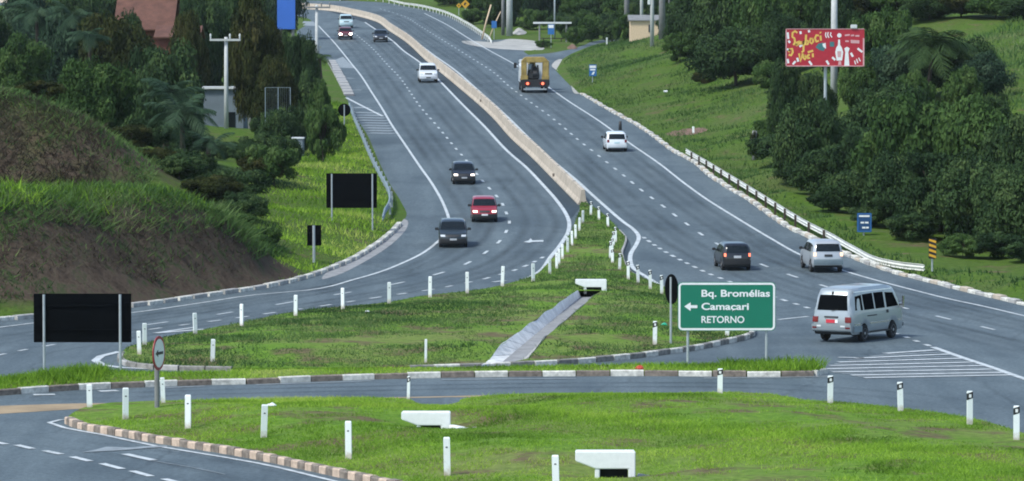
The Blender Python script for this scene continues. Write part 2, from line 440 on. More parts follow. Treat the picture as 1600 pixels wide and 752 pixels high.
# near cut bank on the left
for x, y in [(-140, 503), (-60, 500), (0, 493), (60, 488), (130, 480), (200, 471), (270, 463), (330, 456), (390, 446), (425, 438)]: c_h(x, y, .35)
for x, y, D in [(-140, 335, 162.5), (-60, 332, 163.3), (0, 330, 164), (50, 324, 165.5), (100, 321, 167.5), (150, 319, 170.5), (200, 320, 171.5), (250, 321, 173), (300, 328, 175), (345, 338, 177), (375, 360, 179.5), (400, 392, 181.5), (425, 415, 184)]: c_at(x, y, D)
# plateau, then the second, higher bank
for x, y, D in [(-140, 329, 172), (0, 324, 174), (-140, 326, 180), (0, 322, 182), (100, 316, 184), (200, 316, 186), (255, 320, 189), (330, 332, 190), (370, 350, 192), (-140, 318, 195), (0, 318, 196), (100, 318, 196.5), (200, 320, 196)]: c_at(x, y, D)
for x, y, D in [(-200, 150, 205), (-100, 148, 205), (0, 150, 205), (50, 156, 205), (100, 180, 204.5), (150, 206, 204), (190, 248, 203), (225, 285, 201), (250, 310, 199)]: c_at(x, y, D)
for x, y, D in [(-100, 138, 222), (0, 140, 222), (80, 172, 222), (160, 225, 220), (240, 300, 215), (320, 310, 215), (380, 320, 205)]: c_at(x, y, D)
# grass slope between the bank and the guardrail
for x, y, h in [(450, 410, .6), (420, 380, .5), (480, 380, .7), (520, 350, .8), (560, 340, .5), (590, 320, .3), (470, 330, .9), (430, 300, .8), (500, 280, .9), (550, 260, .6), (470, 240, .6), (520, 215, .5), (500, 170, .4), (480, 200, .2), (400, 330, .5)]: c_h(x, y, h)
# lower ground behind
for x, y, D, h in [(330, 0, 300, -1.5), (250, 0, 330, 0), (150, 0, 330, 1.5), (0, 0, 320, 3), (380, 0, 270, -1.0), (300, 0, 260, -.8), (200, 0, 270, 1), (100, 0, 270, 3), (-100, 0, 280, 5), (420, 0, 330, -1), (420, 0, 420, -1), (350, 0, 450, 0), (200, 0, 450, 2), (0, 0, 450, 4), (440, 0, 520, 0)]:
    c_xy((x - 800) / S(D), D, h)
# right-hand slope and hill
for x, y, h in [(960, 140, .5), (1000, 95, 1.1), (930, 80, .4), (1020, 70, 1.4), (1060, 160, .9), (1100, 130, 1.6), (1180, 155, 2.2), (1150, 210, 1.2), (1200, 270, .8), (1060, 215, .3), (1120, 250, .35), (1230, 300, .5), (1280, 340, .5), (1330, 360, .4), (1400, 400, .4), (1500, 425, .5), (1600, 440, .6), (1700, 450, .8), (1560, 462, .15), (1850, 480, .8)]: c_h(x, y, h)
for x, y, D in [(1500, 172, 258), (1600, 172, 255), (1720, 172, 252), (1560, 110, 280), (1560, 62, 300), (1620, 62, 300), (1750, 50, 300), (1600, 25, 335), (1450, 30, 330), (1350, 20, 345), (1200, 0, 400), (1250, 30, 360), (1130, 20, 420), (1700, -40, 380), (1500, -30, 400)]: c_at(x, y, D)
for x, y, h in [(70, 150, 1.5), (90, 250, 6), (120, 350, 9), (150, 500, 10), (110, 700, 10), (30, 560, 3), (15, 500, 1.5), (40, 700, 6), (-40, 720, 2), (-120, 700, 4), (-140, 450, 5), (-120, 300, 6), (-110, 200, 6), (-85, 160, 3.5), (-200, 350, 6), (260, 400, 10), (260, 150, 5), (-260, 150, 5)]: c_xy(x, y, h)
CT_ = np.array(ctl)
def _k(A, B): return np.hypot(A[:, None, 0] - B[None, :, 0], A[:, None, 1] - B[None, :, 1])
_n = len(CT_)
_A = np.zeros((_n + 1, _n + 1)); _A[:_n, :_n] = -_k(CT_, CT_) - np.eye(_n) * .25; _A[:_n, _n] = 1; _A[_n, :_n] = 1
_W = np.linalg.solve(_A, np.append(CT_[:, 2], 0))
ROADQ = LEFT + [Vector((-75, 100)), Vector((-75, 62)), Vector((70, 62))] + RIGHT + [Vector((p.x, p.y)) for p in junction] + FAR
def relief(P):
    P = np.asarray(P, float)[:, :2]; out = np.empty(len(P))
    for i in range(0, len(P), 20000):
        q = P[i:i + 20000]
        h = -_k(q, CT_) @ _W[:_n] + _W[_n]
        d = pdist(q, ROADQ)
        far = np.clip((np.maximum(np.abs(q[:, 0]) - 250, q[:, 1] - 740) / 300), 0, 1)
        h = np.clip(h, -2.5, 11) * (1 - far)
        und = .18 * np.sin(q[:, 0] * .71 + 1.3 * np.sin(q[:, 1] * .13)) * np.sin(q[:, 1] * .33 + .8 * np.sin(q[:, 0] * .4))
        out[i:i + 20000] = (h + und * sstep((d - 1.5) / 6)) * sstep(d / 1.6) + .05 * sstep(d / .5)
    return out
def tz(x, y): return float(zgv(y) + relief([(x, y)])[0])
def T(x, y): return Vector((x, y, tz(x, y)))
def ground_at(px, D):
    x = (px - 800) / F * D / CT * 1.0
    d = ray(px, 300); x = d.x * D / d.y
    return T(x, D)

# ------------------------------------------------------------------ land
def terrain():
    pts = []
    def grid(x0, x1, y0, y1, s, holes=()):
        for y in np.arange(y0, y1, s):
            for x in np.arange(x0, x1, s):
                if any(a <= x < b and c <= y < d for a, b, c, d in holes): continue
                pts.append((x + RNG.uniform(-.3, .3) * s, y + RNG.uniform(-.3, .3) * s))
    grid(-40, 40, 140, 262, 1.25)
    grid(-60, 90, 130, 460, 3.5, [(-40, 40, 140, 262)])
    grid(-160, 200, 40, 800, 12, [(-60, 90, 130, 460)])
    P = np.array(pts); P = P[~inpoly(P, ROAD)]
    P = P[pdist(P, ROAD) > .7]
    outer = [Vector(p) for p in ((-4000, -3000), (4000, -3000), (4000, 6000), (-4000, 6000))]
    ring = [(-400 + 200 * i, y) for i in range(5) for y in (-150, 1000)] + [(x, 200 * i) for i in range(5) for x in (-420, 420)]
    V, Fc = cdt([outer, ROAD], [tuple(p) for p in P] + ring)
    C = V[Fc].mean(1); Fc = Fc[~inpoly(C, ROAD)]
    z = zgv(V[:, 1]) + relief(V)
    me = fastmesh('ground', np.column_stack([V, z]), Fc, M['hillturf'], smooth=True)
    props(link('ground', me), kind='structure')
terrain()

def sheet(name, loop, mat, dz, step=3.0, kind='structure'):
    L = resample(loop, step)
    x0, x1 = min(p.x for p in L), max(p.x for p in L); y0, y1 = min(p.y for p in L), max(p.y for p in L)
    pts = np.array([(x, y) for y in np.arange(y0 + step / 2, y1, step) for x in np.arange(x0 + step / 2, x1, max(step * 2, 4))] or [(x0 - 9, y0 - 9)])
    pts = pts[inpoly(pts, L)]
    if len(pts): pts = pts[pdist(pts, L) > step * .3]
    V, Fc = cdt([L], [tuple(p) for p in pts])
    C = V[Fc].mean(1); Fc = Fc[inpoly(C, L)]
    me = fastmesh(name, np.column_stack([V, zgv(V[:, 1]) + dz]), Fc, mat)
    return props(link(name, me), kind=kind)
sheet('road', ROAD, M['asphalt'], 0)
def pxsheet(name, pts, mat, dz, smooth=True):
    W = PX(pts); L = catmull(W, 1.5, True) if smooth else W
    return sheet(name, [Vector((p.x, p.y)) for p in L], mat, dz, 2.0)
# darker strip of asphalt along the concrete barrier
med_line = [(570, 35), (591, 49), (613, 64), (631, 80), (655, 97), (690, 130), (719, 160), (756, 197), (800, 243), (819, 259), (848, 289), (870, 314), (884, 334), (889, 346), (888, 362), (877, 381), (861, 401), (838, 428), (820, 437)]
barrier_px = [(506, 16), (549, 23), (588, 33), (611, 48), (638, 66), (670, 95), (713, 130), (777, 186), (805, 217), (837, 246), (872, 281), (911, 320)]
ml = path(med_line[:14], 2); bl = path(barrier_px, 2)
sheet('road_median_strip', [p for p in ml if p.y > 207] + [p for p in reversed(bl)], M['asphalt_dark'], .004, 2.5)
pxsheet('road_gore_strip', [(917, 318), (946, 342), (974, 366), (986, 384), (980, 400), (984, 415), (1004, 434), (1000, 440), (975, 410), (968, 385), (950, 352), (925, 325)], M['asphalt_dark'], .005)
pxsheet('gutter', [(624, 338), (637, 345), (637, 353), (623, 372), (604, 388), (579, 404), (550, 420), (528, 430), (505, 437), (512, 424), (550, 405), (579, 388), (604, 370), (622, 352)], M['gutter'], .006)
pxsheet('gravel_shoulder', [(862, 103), (876, 93), (890, 100), (905, 120), (915, 143), (905, 147), (890, 130), (872, 112)], M['gravel'], .03)
pxsheet('concrete_apron', [(737, 64), (768, 66), (800, 61), (835, 64), (842, 68), (822, 79), (785, 77), (755, 74)], M['gravel'], .006)
pxsheet('sand_strip', [(-300, 643), (-60, 637), (0, 634.5), (111, 631), (249, 629), (320, 627), (500, 623.5), (700, 619.5), (900, 617), (900, 618), (700, 621), (500, 625.5), (320, 630), (249, 633), (160, 637), (111, 640), (50, 644), (0, 647), (-60, 651), (-300, 665)], M['sand'], .006)

# ------------------------------------------------------------------ traffic islands
def cl(pts, step=.8): return [Vector((p.x, p.y)) for p in path(pts, step, True)]
ISL_A = cl([(912, 319), (925, 326), (945, 340), (966, 362), (976, 374), (974, 386), (970, 396), (973, 406), (988, 430), (1012, 442), (1034, 451), (1080, 474), (1130, 498), (1166, 513), (1176, 520), (1168, 529),
            (1120, 540), (1075, 549), (1041, 553.5), (1014, 557.5), (940, 565), (893, 569), (800, 574), (700, 577.5), (640, 579), (500, 581), (320, 580), (230, 577), (196, 571), (188, 564), (192, 556), (205, 546), (234, 540),
            (263, 531), (292, 526), (320, 520), (400, 505), (428, 498), (494, 488), (601, 478), (662, 467), (737, 459), (800, 446), (836, 434), (852, 420), (870, 400), (884, 382), (893, 366), (899, 350), (905, 335)])
ISL_B = cl([(-400, 622), (-150, 612), (0, 603), (65, 598), (200, 592), (320, 589), (500, 584.5), (700, 581.5), (800, 580), (1000, 578), (1200, 577), (1270, 579.5), (1289, 584), (1278, 587.5), (1200, 588.5), (1034, 587.5), (800, 588.5), (700, 590), (587, 592.5), (500, 595.5), (400, 600), (320, 601.5), (222, 605), (124, 609), (0, 618), (-150, 629), (-400, 648)])
ISL_C = cl([(107, 662), (112, 654), (124, 647), (142, 641), (175, 636.5), (250, 633.5), (400, 631), (600, 629), (640, 631), (660, 640), (700, 640), (722, 631), (760, 625), (820, 622), (1000, 621), (1200, 622.5), (1257, 632), (1319, 636), (1421, 647), (1522, 662.5), (1600, 685), (1700, 714), (1850, 765), (2000, 840), (1900, 1000), (1300, 960), (900, 838), (760, 795), (640, 767), (560, 751), (494, 737), (400, 717), (337, 706), (287, 698), (240, 691), (200, 683), (140, 673)])
def nrm(v): return v / max(np.linalg.norm(v), 1e-9)
# the paved ditch in the central island: four lines read along its length
K = 9
def along(a, b, h): return [G(a[0] + (b[0]-a[0])*i/(K-1), a[1] + (b[1]-a[1])*i/(K-1), h) for i in range(K)]
DLT = along((903, 457), (752, 566), .3); DLB = along((908, 463), (784, 566), .08); DRB = along((930, 463), (812, 565), .08)
DRT = [Vector((b.x + .30, b.y, 0)) for b in DRB]
DITCH = [Vector((p.x, p.y)) for p in DLT] + [Vector((p.x, p.y)) for p in reversed(DRT)]
def hA(P):
    P = np.asarray(P, float)[:, :2]; d = pdist(P, ISL_A)
    b = .14 + .26 * sstep(d / 5) * sstep((212 - P[:, 1]) / 30)
    u = .05 * np.sin(P[:, 0] * 1.3) * np.sin(P[:, 1] * .9 + P[:, 0] * .3)
    return b + u * sstep(d / 2)
def hB(P):
    P = np.asarray(P, float)[:, :2]; d = pdist(P, ISL_B)
    hump = np.exp(-(((P[:, 0] - G(130, 597).x) / 2.2) ** 2)) * .22
    return .16 + (.04 + hump) * sstep(d / 1.2)
CULV = [(665, 658, 2.0), (945, 728, 2.2)]
def hC(P):
    P = np.asarray(P, float)[:, :2]; d = pdist(P, ISL_C)
    b = .15 + .35 * sstep(d / 6) + .06 * np.sin(P[:, 0] * .9 + 2) * np.sin(P[:, 1] * .7) * sstep(d / 3)
    for px, py, r in CULV:
        c = G(px, py + 6, .2); e = ((P[:, 0] - c.x - .3) / (r * .75)) ** 2 + ((P[:, 1] - c.y + 1.2) / 1.7) ** 2
        b = b - .42 * np.exp(-e)
    return b
def island(name, poly, hf, step, hole=None):
    x0, x1 = min(p.x for p in poly), max(p.x for p in poly); y0, y1 = min(p.y for p in poly), max(p.y for p in poly)
    P = np.array([(x + RNG.uniform(-.3, .3) * step, y + RNG.uniform(-.3, .3) * step) for y in np.arange(y0, y1, step) for x in np.arange(x0, x1, step)])
    P = P[inpoly(P, poly)]; P = P[pdist(P, poly) > step * .35]
    if hole is not None:
        P = P[~inpoly(P, hole)]; P = P[pdist(P, hole) > step * .3]
    V, Fc = cdt([poly] + ([hole] if hole is not None else []), [tuple(p) for p in P])
    C = V[Fc].mean(1); keep = inpoly(C, poly)
    if hole is not None: keep &= ~inpoly(C, hole)
    Fc = Fc[keep]
    z = zgv(V[:, 1]) + hf(V)
    n = len(V); Q = np.array([(p.x, p.y) for p in poly])
    zt = zgv(Q[:, 1]) + hf(Q)
    V3 = np.vstack([np.column_stack([V, z]), np.column_stack([Q, zt]), np.column_stack([Q, zgv(Q[:, 1]) - .05])])
    m = len(Q); i = np.arange(m); j = (i + 1) % m
    sk = np.vstack([np.column_stack([n + i, n + m + i, n + j]), np.column_stack([n + j, n + m + i, n + m + j])])
    return props(link(name, fastmesh(name, V3, np.vstack([Fc, sk]), M['turf'], smooth=True)), kind='structure')
island('ground_traffic_island', ISL_A, hA, 1.0, DITCH)
island('ground_sliver_island', ISL_B, hB, .8)
island('ground_near_island', ISL_C, hC, .8)

# ------------------------------------------------------------------ kerbs, in painted blocks
def kerb(name, P, w, h, block, mats, gap=.02, jitter=.0, off=0):
    """P: world polyline (2D); blocks of alternating material standing on the road"""
    b = MB(); acc = 0; pts = [Vector((p.x, p.y)) for p in P]
    cum = [0]
    for a, c in zip(pts, pts[1:]): cum.append(cum[-1] + (c - a).length)
    def pos(s):
        s = min(max(s, 0), cum[-1]); i = min(max(np.searchsorted(cum, s) - 1, 0), len(pts) - 2)
        t = (s - cum[i]) / max(cum[i+1] - cum[i], 1e-6); return pts[i].lerp(pts[i+1], t), (pts[i+1] - pts[i]).normalized()
    s, k = 0.0, 0; seq = []
    while s < cum[-1] - .1:
        e = min(s + block, cum[-1]); p, _ = pos(s + gap); q, _ = pos(e - gap)
        d = (q - p).normalized(); nn = Vector((-d.y, d.x))
        hh = h * (1 + RNG.uniform(-jitter, jitter)); o = RNG.uniform(-jitter, jitter) * .15 + off
        v = []
        for z, ww in ((-.06, w / 2), (hh - .03, w / 2), (hh, w / 2 - .03)):
            for c in (p, q):
                for sg in (1, -1):
                    r = c + nn * (ww * sg + o); v.append((r.x, r.y, zg(r.y) + z))
        # v layout: level*4 + end*2 + side
        f = []
        for l in (0, 4): f += [(l, l+2, l+6, l+4), (l+1, l+5, l+7, l+3), (l, l+4, l+5, l+1), (l+2, l+3, l+7, l+6)]
        f += [(8, 10, 11, 9)]
        b.add(v, f, k % len(mats)); s = e; k += 1
    return props(b.build(name, mats), kind='structure')
def sub(loop, a, c):
    """part of a loop between the points nearest to a and c, going forward"""
    i = min(range(len(loop)), key=lambda k: (loop[k] - a).length); j = min(range(len(loop)), key=lambda k: (loop[k] - c).length)
    return loop[i:j + 1] if j >= i else loop[i:] + loop[:j + 1]
def g2(x, y): p = G(x, y); return Vector((p.x, p.y))
kerb('kerb_verge', sub(LEFT, g2(624, 352), g2(-520, 552)), .30, .18, 1.35, [M['kerb_white'], M['concrete']], .09, .1)
kerb('kerb_right', RIGHT[len(RIGHT)//8:], .32, .15, 1.1, [M['kerb_white'], M['barrier'], M['kerb_white'], M['concrete']], .05, .35)
kerb('kerb_traffic_island', sub(ISL_A, g2(1166, 513), g2(640, 579)), .22, .19, .95, [M['kerb_white'], M['kerb_dark']], .02, .06)
kerb('kerb_traffic_island_tip', sub(ISL_A, g2(360, 581), g2(192, 557)), .22, .17, .95, [M['kerb_dark'], M['kerb_dark'], M['concrete']], .02, .06)
kerb('kerb_sliver_island', sub(ISL_B, g2(1286, 584), g2(-400, 648)), .22, .19, 1.15, [M['kerb_white'], M['kerb_brown']], .02, .08)
kerb('kerb_near_island', sub(ISL_C, g2(900, 838), g2(107, 662)), .24, .20, .42, [M['kerb_pink'], M['kerb_brown']], .012, .08)
kerb('kerb_gore', path([(967, 362), (977, 373), (975, 386), (971, 397), (973, 406), (988, 430), (1012, 442), (1034, 451), (1080, 474)], 1), .16, .12, 2, [M['concrete']], .01, .05)
kerb('kerb_left_shoulder', path([(513, 96), (529, 126), (541, 150)], 1), .9, .16, 2.5, [M['concrete'], M['gutter']], .02, .15, .3)

# ------------------------------------------------------------------ painted markings
def ribbon(P, w, dz):
    pts = [Vector((p.x, p.y)) for p in P]; v, f = [], []
    for i, p in enumerate(pts):
        d = (pts[min(i+1, len(pts)-1)] - pts[max(i-1, 0)]).normalized(); nn = Vector((-d.y, d.x)) * w / 2
        for s in (1, -1):
            q = p + nn * s; v.append((q.x, q.y, zg(q.y) + dz))
    for i in range(len(pts) - 1): f.append((2*i, 2*i+1, 2*i+3, 2*i+2))
    return v, f
mk, mw = MB(), MB()
def line(pts, w=.15, dz=.016, worn=False): (mw if worn else mk).add(*ribbon(path(pts, 1.2), w, dz))
def dashes(pts, on, period, w=.15, dz=.016, start=0, worn=False):
    P = path(pts, .25); cum = 0; cur = []; b = mw if worn else mk; s = -start
    for a, c in zip(P, P[1:]):
        s += (c - a).length
        if (s % period) < on: cur.append(a)
        elif cur:
            if len(cur) > 1: b.add(*ribbon(cur, w, dz))
            cur = []
line([(497, 40), (525, 70), (546, 96), (565, 120), (581, 145), (597, 170), (613, 197), (630, 222), (655, 259), (678, 292), (695, 324), (701, 342), (701, 356), (695, 368), (683, 379), (657, 398), (630, 411), (592, 426), (554, 437), (480, 454), (400, 461), (319, 473), (216, 488), (47, 506), (0, 512), (-200, 534)], .17)
line([(602, 33), (623, 48), (650, 66), (680, 88), (711, 110), (743, 138), (800, 190), (832, 222), (864, 252), (905, 286), (920, 300), (948, 325), (975, 348), (990, 359), (998, 370), (994, 383), (986, 396), (985, 409), (991, 421), (1005, 430), (1033, 447), (1080, 468)], .22)
line(med_line, .22)
line([(663, 21), (700, 40), (735, 62), (766, 80), (806, 102), (859, 138), (886, 157), (937, 190), (985, 225), (1030, 256), (1071, 288), (1103, 311), (1151, 341), (1206, 374), (1256, 401), (1323, 425), (1360, 436), (1401, 447), (1440, 457), (1480, 467), (1536, 479), (1600, 494), (1800, 540)], .17)
dashes([(551, 50), (583, 77), (605, 101), (625, 122), (642, 146), (655, 165), (681, 195), (697, 214), (711, 231), (727, 249), (754, 283), (764, 294), (785, 319), (791, 333), (796, 348), (791, 362), (780, 378), (764, 391), (743, 405), (716, 418), (682, 429), (641, 439), (592, 449), (530, 460), (470, 470), (400, 482), (300, 498), (200, 512)], 2.0, 6.0, .16, start=0)
dashes([(849, 402), (840, 407), (821, 416), (797, 425), (772, 432), (750, 438), (720, 444), (686, 451), (646, 457), (625, 460), (578, 467), (500, 479), (435, 488), (350, 500), (266, 511), (187, 522), (102, 536), (34, 548), (0, 555), (-150, 582)], 1.2, 2.4, .18)
dashes([(594, 14), (634, 27), (655, 40), (682, 57), (716, 78), (743, 95), (772, 114), (793, 133), (833, 163), (858, 181), (879, 198), (911, 225), (923, 234), (947, 253), (975, 275), (1004, 299), (1034, 321), (1067, 346), (1106, 373), (1147, 395), (1181, 410), (1228, 428), (1255, 437), (1330, 460), (1430, 486), (1474, 497), (1521, 508), (1572, 520), (1750, 562)], 2.1, 6.0, .16, start=0)
dashes([(1005, 371), (1019, 381), (1033, 390), (1058, 404), (1080, 415), (1105, 427), (1136, 439), (1214, 466), (1245, 476), (1330, 503), (1409, 525), (1441, 537), (1458, 543)], 1.1, 2.1, .2)
line([(1458, 543), (1500, 558), (1548, 574), (1596, 591), (1680, 620)], .25)
line([(1216, 500), (1263, 495)], .2)
line([(770, 441), (790, 439)], .25); line([(243, 521), (319, 515)], .35); line([(243, 521), (305, 512)], .2, .018); line([(392, 511), (418, 513)], .25)
line([(232, 577), (190, 575), (160, 571), (149, 564), (158, 557), (187, 550)], .3)
for y0, y1, x0, x1, w in [(553, 547.5, 1383, 1462, .38), (560.5, 554, 1335, 1484, .38), (566.5, 560.5, 1310, 1503, .38), (572, 566.5, 1296, 1520, .38), (577, 572, 1290, 1535, .38), (582, 577.5, 1300, 1550, .38), (587, 582.5, 1330, 1566, .38), (591, 586.5, 1350, 1582, .34)]:
    line([(x0, y0), ((x0+x1)/2, (y0+y1)/2), (x1, y1)], w, .018)
for y0, y1, x0, x1 in [(556.8, 550.8, 1360, 1473), (563.5, 557.3, 1325, 1494), (569.3, 563.5, 1304, 1512), (574.5, 569.3, 1294, 1528), (579.5, 574.8, 1296, 1543), (584.5, 580, 1316, 1558), (589, 584.5, 1340, 1574)]:
    line([(x0, y0), ((x0+x1)/2, (y0+y1)/2), (x1, y1)], .24, .014, True)
line([(1310, 559), (1350, 560)], .25, .018)
line([(1100, 591.5), (1200, 591), (1296, 588.5)], .22, .016, True)
for a, c in (((52, 617.5), (86, 617)), ((155, 612), (184, 611))): line([a, c], .45)
for a, c in (((400, 602), (580, 596)), ((690, 594), (900, 592)), ((250, 607), (320, 604))): line([a, c], .25, .016, True)
line([(125, 656), (95, 656.5), (77, 661), (100, 669), (160, 680), (240, 697), (300, 707), (400, 724), (520, 752), (640, 780)], .16)
line([(1290, 633), (1330, 637), (1421, 649), (1522, 665), (1600, 688), (1680, 712)], .14, .016, True)
for a, c in (((-10, 691), (10, 695)), ((26, 696), (51, 702)), ((70, 705), (96, 710.5)), ((113, 714.5), (141, 721.5)), ((159, 725), (191, 733.5)), ((206, 736.5), (236, 745)), ((256, 749), (290, 758))): line([a, c], .22)
line([(195, 710), (240, 720)], .25)
line([(240, 721), (300, 731), (352, 742)], .05, .014, True)
# hatching and worn patches on the left shoulder
line([(541, 153), (570, 168), (598, 182)], .25)
for y, x0, x1 in [(168, 553, 575), (176, 556, 590), (180, 558, 596), (184, 560, 602), (188, 563, 605), (192, 566, 607), (196, 569, 610), (204, 575, 614), (200, 572, 612), (208, 578, 617)]: line([(x0, y), (x1, y + 1)], 1.2, .014, True)
line([(541, 122), (553, 123)], .6, .014, True); line([(541, 141), (565, 141)], .8, .014, True)
props(mk.build('road_markings', M['mark']), kind='structure')
props(mw.build('road_markings_worn', M['mark_worn']), kind='structure')
pxsheet('road_worn_patch', [(513, 98), (536, 89), (547, 100), (556, 107), (530, 106)], M['mark_worn'], .010, False)
pxsheet('road_worn_patch', [(466, 33), (490, 34), (496, 41), (472, 40)], M['mark_worn'], .010, False)
def tracks(pts, offs, w, strength):
    P = path(pts, 2.0); V, Fq, tone = [], [], []
    for o in offs:
        base = len(V)
        for i, p in enumerate(P):
            d = (P[min(i+1, len(P)-1)] - P[max(i-1, 0)]).normalized(); nn = Vector((-d.y, d.x)); end = min(1, i / 6, (len(P) - 1 - i) / 6)
            for k in range(5):
                q = p + nn * (o + (k - 2) / 2 * w / 2); V.append((q.x, q.y, zg(q.y) + .009)); tone.append(strength * end * (0, .6, 1, .6, 0)[k])
        for i in range(len(P) - 1):
            for k in range(4): s = base + i * 5 + k; Fq.append((s, s + 1, s + 6, s + 5))
    return props(link('road_wheel_tracks', fastmesh('road_wheel_tracks', np.array(V), np.array(Fq), M['track'], np.array(tone))), kind='structure')
LD = [(551, 50), (583, 77), (605, 101), (642, 146), (681, 195), (727, 249), (764, 294), (788, 325), (796, 348), (790, 364), (764, 391), (716, 418), (641, 439), (530, 460), (400, 482), (200, 512), (0, 545), (-100, 562)]
RD = [(594, 14), (634, 27), (682, 57), (743, 95), (793, 133), (879, 198), (947, 253), (1004, 299), (1067, 346), (1147, 395), (1228, 428), (1330, 460), (1430, 486), (1521, 508), (1750, 562)]
tracks(LD, (-2.55, -.95, .95, 2.55), .75, .32); tracks(RD, (-2.55, -.95, .95, 2.55), .75, .32)
tracks(LD, (-1.75, 1.75), 1.0, .22); tracks(RD, (-1.75, 1.75), 1.0, .22)
tracks([(-100, 627), (100, 621), (300, 614), (600, 607), (900, 602), (1200, 604), (1400, 618), (1600, 650)], (-.8, .8), .8, .35)
tracks([(-60, 672), (60, 690), (160, 700), (300, 722), (420, 748), (520, 775)], (-.8, .8), .7, .3)
def arrow(pts, name, mm=None):
    P = PX(pts); cx = sum(p.x for p in P) / len(P); cy = sum(p.y for p in P) / len(P)
    v = [(p.x, p.y, zg(p.y) + .017) for p in P]
    return props(meshobj(name, v, [tuple(range(len(v)))], mm or M['mark']), kind='structure')
arrow([(818, 378.6), (826, 376.5), (829, 373), (832, 376.3), (849, 375.8), (849, 378.2), (832, 378.6), (827, 379.8)], 'road_arrow')
arrow([(127, 708), (150, 703.5), (166, 699), (185, 699.5), (200, 700.2), (230, 698), (261, 697), (261, 699.4), (230, 701), (200, 703.8), (182, 705), (160, 706)], 'road_arrow', M['mark_worn'])

# ------------------------------------------------------------------ grass, as blades
def trisample(V, Fc, dens):
    a, b, c = V[Fc[:, 0]], V[Fc[:, 1]], V[Fc[:, 2]]
    ar = np.abs((b[:, 0]-a[:, 0])*(c[:, 1]-a[:, 1]) - (b[:, 1]-a[:, 1])*(c[:, 0]-a[:, 0])) / 2
    n = int(ar.sum() * dens); i = RNG.choice(len(Fc), n, p=ar / ar.sum())
    u = RNG.random((n, 2)); fl = u.sum(1) > 1; u[fl] = 1 - u[fl]
    return a[i] + u[:, :1] * (b[i]-a[i]) + u[:, 1:] * (c[i]-a[i])
def vnoise(P, s, seed):
    r = np.random.default_rng(seed); out = np.zeros(len(P))
    for k in range(7):
        a = r.uniform(0, 2*np.pi); f = s * r.uniform(.5, 2); out += np.sin(P[:, 0]*np.cos(a)*f + P[:, 1]*np.sin(a)*f + r.uniform(0, 6))
    return out / 7 ** .5
def blades(name, P, zf, h0, h1, w, mat, seed, lean=.5):
    n = len(P); z = zgv(P[:, 1]) + zf(P)
    h = RNG.uniform(h0, h1, n) * (1 + .35 * np.clip(vnoise(P, .8, seed), -1, 1.5)); a = RNG.uniform(0, 2*np.pi, n); l = RNG.normal(0, lean, (n, 2)) * h[:, None]
    wv = np.column_stack([np.cos(a), np.sin(a)]) * (w * RNG.uniform(.6, 1.3, n))[:, None] / 2
    B0 = np.column_stack([P - wv, z - .02]); B1 = np.column_stack([P + wv, z - .02]); Tp = np.column_stack([P + l, z + h])
    V = np.stack([B0, B1, Tp], 1).reshape(-1, 3); Fc = np.arange(3 * n).reshape(-1, 3)
    tone = np.repeat(np.clip(.42 + .22 * vnoise(P, .30, seed + 1) + .17 * vnoise(P, 1.3, seed + 2), 0, 1), 3)
    return props(link(name, fastmesh(name, V, Fc, mat, tone)), kind='stuff')
def polysample(poly, dens, hole=None):
    L = poly; V, Fc = cdt([L], []); Fc = Fc[inpoly(V[Fc].mean(1), L)]
    P = trisample(V, Fc, dens)
    if hole is not None: P = P[~inpoly(P, hole)]
    return P
P = polysample(ISL_C, 280); P = P[(P[:, 1] < 150) & (P[:, 1] > 86) & (np.abs(P[:, 0] - 1) < 22)]; P = P[(vnoise(P, .5, 3) + .5 * vnoise(P, 2.5, 9)) < RNG.normal(.42, .35, len(P))]
cv = np.zeros(len(P), bool)
for px, py, r in CULV:
    c = G(px, py + 4, .2); cv |= (np.abs(P[:, 0] - c.x) < .9) & (np.abs(P[:, 1] - c.y) < .7)
blades('grass', P[~cv], hC, .03, .095, .028, M['blade'], 11, 1.0)
P = polysample(ISL_A, 95, DITCH); P = P[(vnoise(P, .45, 5) + .5 * vnoise(P, 2, 6)) < RNG.normal(.70, .4, len(P))]; dd = pdist(P, DITCH); P = P[(dd > .9 + .8 * vnoise(P, 1.1, 8)) | (RNG.random(len(P)) < .25)]; blades('grass', P, hA, .04, .12, .045, M['blade_far'], 21, .9)
P = polysample(ISL_B, 170); blades('grass', P, hB, .04, .14, .04, M['blade'], 31, .8)
hump = G(130, 600); P2 = P[(np.abs(P[:, 0] - hump.x + .9) < 1.7)]; blades('grass', P2, hB, .12, .32, .045, M['blade'], 33)
rt = G(1230, 581); P2 = P[(P[:, 0] > rt.x - 2.2) & (P[:, 0] < rt.x + 1.2)]; blades('grass', P2, hB, .15, .34, .05, M['blade'], 34)
def verge(name, pts, dens, h0, h1, w, mat, seed, cut=9):
    L = PX(pts, .3); L = [Vector((p.x, p.y)) for p in L]
    P = polysample(L, dens); P = P[~inpoly(P, ROAD)]
    P = P[(vnoise(P, .4, seed) + .5 * vnoise(P, 2, seed + 3)) < RNG.normal(cut, .4, len(P))]
    return blades(name, P, relief, h0, h1, w, mat, seed)
verge('grass', [(440, 437), (520, 415), (580, 385), (622, 345), (612, 300), (590, 255), (555, 190), (540, 158), (500, 150), (470, 190), (420, 270), (380, 330), (390, 400)], 26, .10, .30, .07, M['blade'], 41, 1.1)
verge('grass', [(905, 148), (990, 195), (1087, 257), (1200, 334), (1330, 402), (1453, 442), (1599, 477), (1900, 535), (1900, 470), (1600, 440), (1400, 400), (1230, 300), (1225, 180), (1200, 150), (1080, 90), (1000, 60), (930, 68), (880, 95)], 15, .08, .26, .08, M['blade_far'], 51, 1.2)
